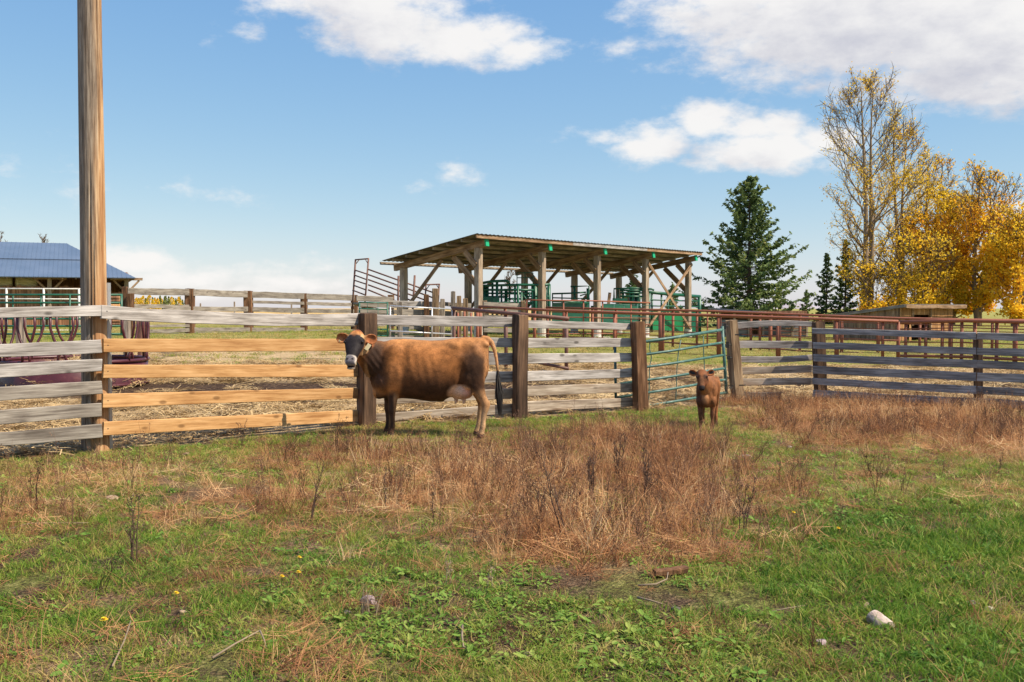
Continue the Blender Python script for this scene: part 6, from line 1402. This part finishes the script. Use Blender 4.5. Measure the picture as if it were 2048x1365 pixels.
# ------------------------------------------------------------ trees
def quadcloud(cs, sizes, seed, flat=0.0, elong=1.0):
    r_ = np.random.default_rng(seed); n = len(cs); a = r_.normal(0, 1, (n, 3)); a /= np.linalg.norm(a, axis=1)[:, None]; b_ = r_.normal(0, 1, (n, 3)); b_ -= a * (a * b_).sum(1)[:, None]; b_ /= np.linalg.norm(b_, axis=1)[:, None]
    a = a * sizes[:, None] * elong; b_ = b_ * sizes[:, None]; return np.stack([cs - a - b_ * .5, cs + a * .2 - b_, cs + a + b_ * .3, cs - a * .1 + b_], 1)
def tree(px, d, ptop, label, seed, bare, leafn, leafsize, wpx, first=.25, ntr=1, leaf='leaf_gold', prim=34, grp='tall autumn trees at the right', leafprof=None, trunkr=None, lean=0.0, part2=None, name='deciduous_tree'):
    r_ = np.random.default_rng(seed); B = at_ground(px, d); H = P(px, ptop, d).z - B.z; Wd = wpx / F * d
    o = empty(name, B, label, 'tree', grp); tr = MB(); tw = MB(); ends = []
    for s_ in range(ntr):
        off = Vector(((s_ - (ntr - 1) / 2) * .9, r_.uniform(-.4, .4), 0)); h = H * (1 if s_ == 0 else r_.uniform(.9, .99)); tp = []
        for k in range(11):
            t = k / 10; tp.append(B + off * (.35 + .9 * t) + Vector((lean * t * t * H + .25 * math.sin(t * 5 + seed + s_), .2 * math.sin(t * 4 + s_), h * t - .2)))
        r0 = trunkr or H * .016; tr.tube(tp, [r0 * (1 - .93 * (k / 10) ** .9) + .012 for k in range(11)], 9)
        for k in range(prim // ntr):
            t = first + (1 - first) * ((k + r_.uniform(0, .8)) / (prim // ntr)); i0 = min(9, int(t * 10)); p = tp[i0].lerp(tp[i0 + 1], t * 10 - i0); a = r_.uniform(0, 6.283)
            prof_ = math.sin(math.pi * min(1, max(.06, (1.06 - t) / (1.1 - first)))) ** .6 * (.55 + .45 * min(1, (1.05 - t) * 2.2)); L_ = Wd * .5 * prof_ * r_.uniform(.7, 1.12) + .3
            d_ = Vector((math.cos(a), math.sin(a), .35 + .9 * t)).normalized(); pts = [p]; 
            for q in range(5): pts.append(pts[-1] + d_ * L_ / 5); d_ = (d_ + Vector((r_.uniform(-.22, .22), r_.uniform(-.22, .22), .05 + .12 * t))).normalized()
            rb = max(.018, r0 * (1.05 - t) * .42); (tr if rb > .05 else tw).tube(pts, [rb * (1 - .17 * q) for q in range(6)], 5, False)
            for s2 in range(7):
                u = r_.uniform(.25, 1.0); j0 = min(4, int(u * 5)); p2 = pts[j0].lerp(pts[j0 + 1], u * 5 - j0); dd_ = (pts[j0 + 1] - pts[j0]).normalized(); d2 = (dd_ + Vector((r_.normal(0, .6), r_.normal(0, .6), r_.normal(.15, .4)))).normalized(); L2 = L_ * r_.uniform(.22, .45) * (1.1 - .4 * u); q1 = p2 + d2 * L2 * .5 + Vector((0, 0, .02 * L2)); q2 = p2 + d2 * L2 + Vector((0, 0, .14 * L2)); tw.tube([p2, q1, q2], [.030, .022, .012], 3, False)
                for s3 in range(5):
                    v_ = r_.uniform(.3, 1); p3 = p2.lerp(q2, v_); d3 = (d2 + Vector((r_.normal(0, .6), r_.normal(0, .6), r_.normal(.2, .45)))).normalized(); L3 = L2 * r_.uniform(.3, .6) + .12; e = p3 + d3 * L3; tw.tube([p3, e], [.016, .008], 3, False); ends.append((p3.x, p3.y, p3.z)); ends.append((e.x, e.y, e.z))
    tr.build('trunk', M['bark_pale'], o, smooth=True); tw.build('twigs', M['twig'], o)
    E_ = np.array(ends); t = (E_[:, 2] - B.z) / H
    if leafn:
        w = leafprof(t, E_) ; w = np.clip(w, 1e-6, None); w /= w.sum(); pick = r_.choice(len(E_), leafn, p=w); c = E_[pick] + r_.normal(0, .22, (leafn, 3)); sz = leafsize * r_.uniform(.6, 1.3, leafn); arr = quadcloud(c, sz, seed); lm = MB(); lm.quads(arr)
        ob = lm.build('crown', M[leaf], o); me = ob.data; tt = np.clip(.5 + .28 * fbm(c[:, 0] * .5 + c[:, 1] * .3, c[:, 2] * .6, 1.0, seed) + r_.normal(0, .12, leafn) + (part2(((c[:, 2] - B.z) / H), c) if part2 else 0), 0, 1); at_ = me.attributes.new('tint', 'FLOAT', 'FACE'); at_.data.foreach_set('value', tt.astype(np.float32))
    return o
M['leaf_gold'] = leafmat('golden_leaves', [(0, (.60, .46, .05)), (.3, (.86, .62, .05)), (.6, (.92, .62, .04)), (.85, (.88, .46, .03)), (1, (.68, .32, .04))], trans=.6, inst=False)
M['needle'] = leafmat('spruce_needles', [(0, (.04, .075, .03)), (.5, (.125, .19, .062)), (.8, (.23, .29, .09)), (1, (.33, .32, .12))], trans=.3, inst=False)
up = lambda a, b_: (lambda t, c: nsstep(t, a, b_))
tree(1733, 92, 172, 'tallest nearly bare double trunked poplar behind the hut', 301, 1, 8200, .062, 290, .16, 2, prim=62, leafprof=lambda t, c: .16 + .9 * np.exp(-((t - .60) / .10) ** 2) + .5 * np.exp(-((t - .25) / .14) ** 2) + .25 * (np.hypot(c[:, 0] - c[:, 0].mean(), c[:, 1] - c[:, 1].mean()) < 1.0), trunkr=.36)
tree(1800, 96, 232, 'second tall poplar right of the double trunked one', 302, 1, 11000, .066, 200, .14, 2, prim=52, leafprof=lambda t, c: .12 + .9 * (1 - nsstep(t, .2, .55)) + .25 * np.exp(-((t - .65) / .1) ** 2), trunkr=.30)
tree(1862, 99, 305, 'thinly leaved poplar in the middle of the autumn trees', 303, 1, 13000, .085, 150, .10, 2, prim=48, leafprof=lambda t, c: .08 + 1.0 * (1 - nsstep(t, .35, .8)), trunkr=.26)
tree(1905, 94, 400, 'dense golden aspen low in the middle of the autumn trees', 304, 0, 19000, .098, 185, .06, 3, prim=66, leafprof=lambda t, c: .25 + 1.0 * (1 - nsstep(t, .55, .95)), trunkr=.2)
tree(1962, 90, 345, 'orange topped aspen at the right of the autumn trees', 305, 0, 18000, .095, 190, .08, 2, prim=66, leafprof=lambda t, c: .05 + 1.0 * (1 - nsstep(t, .5, .86)), part2=lambda t, c: .14 * nsstep(t, .3, .75), trunkr=.26)
tree(2035, 86, 430, 'golden orange aspen cut by the right edge of the picture', 306, 0, 14000, .095, 170, .05, 2, prim=60, leafprof=lambda t, c: .2 + 1.0 * (1 - nsstep(t, .6, .95)), part2=lambda t, c: .04, trunkr=.2)
tree(1842, 88, 500, 'low bright yellow aspen rising over the hut roof', 307, 0, 5000, .095, 190, .10, 3, prim=54, leafprof=lambda t, c: .25 + 1.0 * (1 - nsstep(t, .3, .9)), part2=lambda t, c: -.12, trunkr=.12)
tree(1748, 88, 545, 'small yellow sapling left behind the hut roof', 308, 0, 3600, .09, 130, .04, 2, prim=44, leafprof=lambda t, c: .12 + (1 - nsstep(t, .1, .8)), part2=lambda t, c: -.1, trunkr=.09)
tree(92, 130, 474, 'bare tree top showing over the blue barn roof', 309, 1, 0, .1, 60, .3, 1, prim=22, trunkr=.14, grp=None); tree(-2, 125, 470, 'bare tree top over the blue barn roof at the left edge', 310, 1, 0, .14, 60, .3, 1, prim=26, leaf='leaf_gold', leafprof=lambda t, c: t + .1, trunkr=.16, grp=None)
tree(1015, 90, 548, 'thin bare sapling seen through the open shed', 311, 1, 0, .1, 34, .2, 1, prim=20, trunkr=.06, grp=None)

def spruce(px, d, ptop, wpx, label, seed, dens_=1.0, base_t=.02, grp='spruces', nq=16):
    r_ = np.random.default_rng(seed); B = at_ground(px, d); H = P(px, ptop, d).z - B.z; Rw = wpx / F * d / 2; o = empty('spruce_tree', B, label, 'tree', grp); tr = MB()
    tr.tube([B - Vector((0, 0, .2)), B + Vector((.05, 0, H * .5)), B + Vector((0, 0, H))], [H * .018, H * .011, .02], 8); cs = []; dv = []; sz = []; tn = []
    nb = int(H * 9 * dens_); 
    for k in range(nb):
        t = base_t + (1 - base_t) * ((k + r_.uniform()) / nb) ** 1.0; a = k * 2.399 + r_.uniform(-.5, .5); R_ = Rw * ((1 - t) ** .78 * .93 + .03) * (r_.uniform(.5, 1.12) if r_.uniform() < .82 else r_.uniform(1.05, 1.38))
        p0_ = B + Vector((0, 0, H * t)); dx, dy = math.cos(a), math.sin(a); el0 = .55 * t - .12
        pts = [p0_]; 
        for q in range(1, 6):
            u = q / 5; pts.append(p0_ + Vector((dx * R_ * u, dy * R_ * u, R_ * (el0 * u - .30 * u * (1 - t * .6) + .34 * u * u * u))))
        tr.tube(pts, [.045 * (1 - t) + .02] + [.03 * (1 - u * .15) * (1 - t) + .008 for u in range(5)], 4, False)
        side = Vector((-dy, dx, 0)); n_ = max(5, int(nq * R_ / Rw * 1.25 + 4)); br = r_.normal(0, .13)
        for q in range(n_):
            u = r_.uniform(.12, 1.0) ** .8; j0 = min(4, int(u * 5)); c = pts[j0].lerp(pts[j0 + 1], u * 5 - j0); sp_ = r_.uniform(-1, 1); ln = R_ * .30 * (1.1 - u * .75) * abs(sp_) + .06; s_ = 1 if sp_ > 0 else -1
            out_ = (Vector((dx, dy, .1)) * .75 + side * s_ * .8 + Vector((0, 0, r_.normal(-.18, .22)))).normalized()
            for w_ in range(3):
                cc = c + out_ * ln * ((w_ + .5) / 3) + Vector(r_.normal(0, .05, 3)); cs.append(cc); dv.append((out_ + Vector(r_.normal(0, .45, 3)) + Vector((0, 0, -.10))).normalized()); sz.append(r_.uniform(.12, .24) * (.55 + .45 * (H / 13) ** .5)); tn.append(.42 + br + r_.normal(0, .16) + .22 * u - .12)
    for k in range(14): cs.append(B + Vector((r_.normal(0, .05), r_.normal(0, .05), H * (1 - .012 * k)))); dv.append(Vector((r_.normal(0, .4), r_.normal(0, .4), 1)).normalized()); sz.append(.14); tn.append(.5)
    cs = np.array(cs); dv = np.array(dv); sz = np.array(sz); rn = r_.normal(0, 1, dv.shape); s2 = np.cross(dv, rn); s2 /= np.linalg.norm(s2, axis=1)[:, None]
    a_ = dv * sz[:, None]; b__ = s2 * sz[:, None] * .45; arr = np.stack([cs - a_ - b__ * .5, cs - a_ * .1 - b__, cs + a_, cs - a_ * .1 + b__], 1)
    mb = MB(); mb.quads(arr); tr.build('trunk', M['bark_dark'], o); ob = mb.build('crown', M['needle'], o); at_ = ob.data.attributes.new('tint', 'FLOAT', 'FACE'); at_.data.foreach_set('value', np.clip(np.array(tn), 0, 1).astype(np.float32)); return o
spruce(1497, 85, 356, 262, 'large dense green spruce standing right of the open shed', 401, 2.1, nq=40)
spruce(1690, 96, 482, 66, 'dark slender spruce left of the tallest poplar', 402, 1.2); spruce(1652, 98, 508, 66, 'dark spruce at the left end of the tree group', 403, 1.1); spruce(1613, 110, 582, 38, 'small lone spruce between the large spruce and the tree group', 404, 1.1)
spruce(1556, 88, 575, 58, 'small open spruce tucked behind the right foot of the large spruce', 405, .8, nq=9); spruce(1265, 80, 548, 64, 'young spruce behind the shed headgate', 406, 1.1); spruce(1346, 82, 570, 62, 'young spruce behind the shed cross brace', 407, 1.0); spruce(1830, 108, 560, 60, 'dark spruce half hidden behind the yellow aspens', 408, 1.0)
# far treeline on the left
M['far_yellow'] = M['leaf_gold']
kinds = []; ORD = wrds + ['thirteenth', 'fourteenth', 'fifteenth', 'sixteenth', 'seventeenth', 'eighteenth', 'nineteenth', 'twentieth']
for i in range(26):
    px = 258 + i * 4.7 + random.uniform(-1.5, 1.5); d = 330 + random.uniform(-25, 25); top = 590 + abs(px - 300) * .045 + random.uniform(0, 7); con = random.random() < .42 if i not in (5, 6) else False
    B = at_ground(px, d); H = max(1.5, P(px, top, d).z - B.z); r_ = np.random.default_rng(500 + i); n = 260; u = r_.uniform(0.05, 1, n); a = r_.uniform(0, 6.28, n)
    rad = (1 - u) * .95 + .06 if con else np.sin(np.pi * np.clip(u * .85 + .12, 0, 1)) * 1.0
    rad = rad * H * .26 * np.sqrt(r_.uniform(.1, 1, n)); c = np.stack([B.x + rad * np.cos(a), B.y + rad * np.sin(a), B.z + H * u], 1); o = empty('spruce_tree' if con else 'deciduous_tree', B, None, 'tree', 'far spruces on the field edge' if con else 'far golden trees on the field edge')
    kinds.append(con); k_ = sum(1 for q in kinds if q == con) - 1
    o['label'] = (('small far grey green spruce, %s spruce from the left in the horizon treeline' if con else 'small far golden tree, %s golden one from the left in the horizon treeline') % ORD[k_])
    mb = MB(); mb.quads(quadcloud(c, np.full(n, H * .045) * r_.uniform(.6, 1.3, n), 600 + i)); ob = mb.build('crown', M['needle' if con else 'leaf_gold'], o); at_ = ob.data.attributes.new('tint', 'FLOAT', 'FACE'); at_.data.foreach_set('value', np.clip(r_.normal(.75 if con else .16, .2, n), 0, 1).astype(np.float32))
    mb = MB(); mb.tube([B - Vector((0, 0, .2)), B + Vector((0, 0, H * .8))], [.14, .05], 5); mb.build('trunk', M['bark_dark'], o)
for i, (px, top) in enumerate(((401, 607), (469, 603.5), (583, 609))):
    B = at_ground(px, 120); o = post(None, B - Vector((0, 0, .2)), Vector((B.x, 120, P(px, top, 120).z)), .16, .16, M['grey_post'], name='field_post'); tag(o, 'distant single post on the golden field, %s from the left' % wrds[i], 'post', 'distant posts on the golden field')
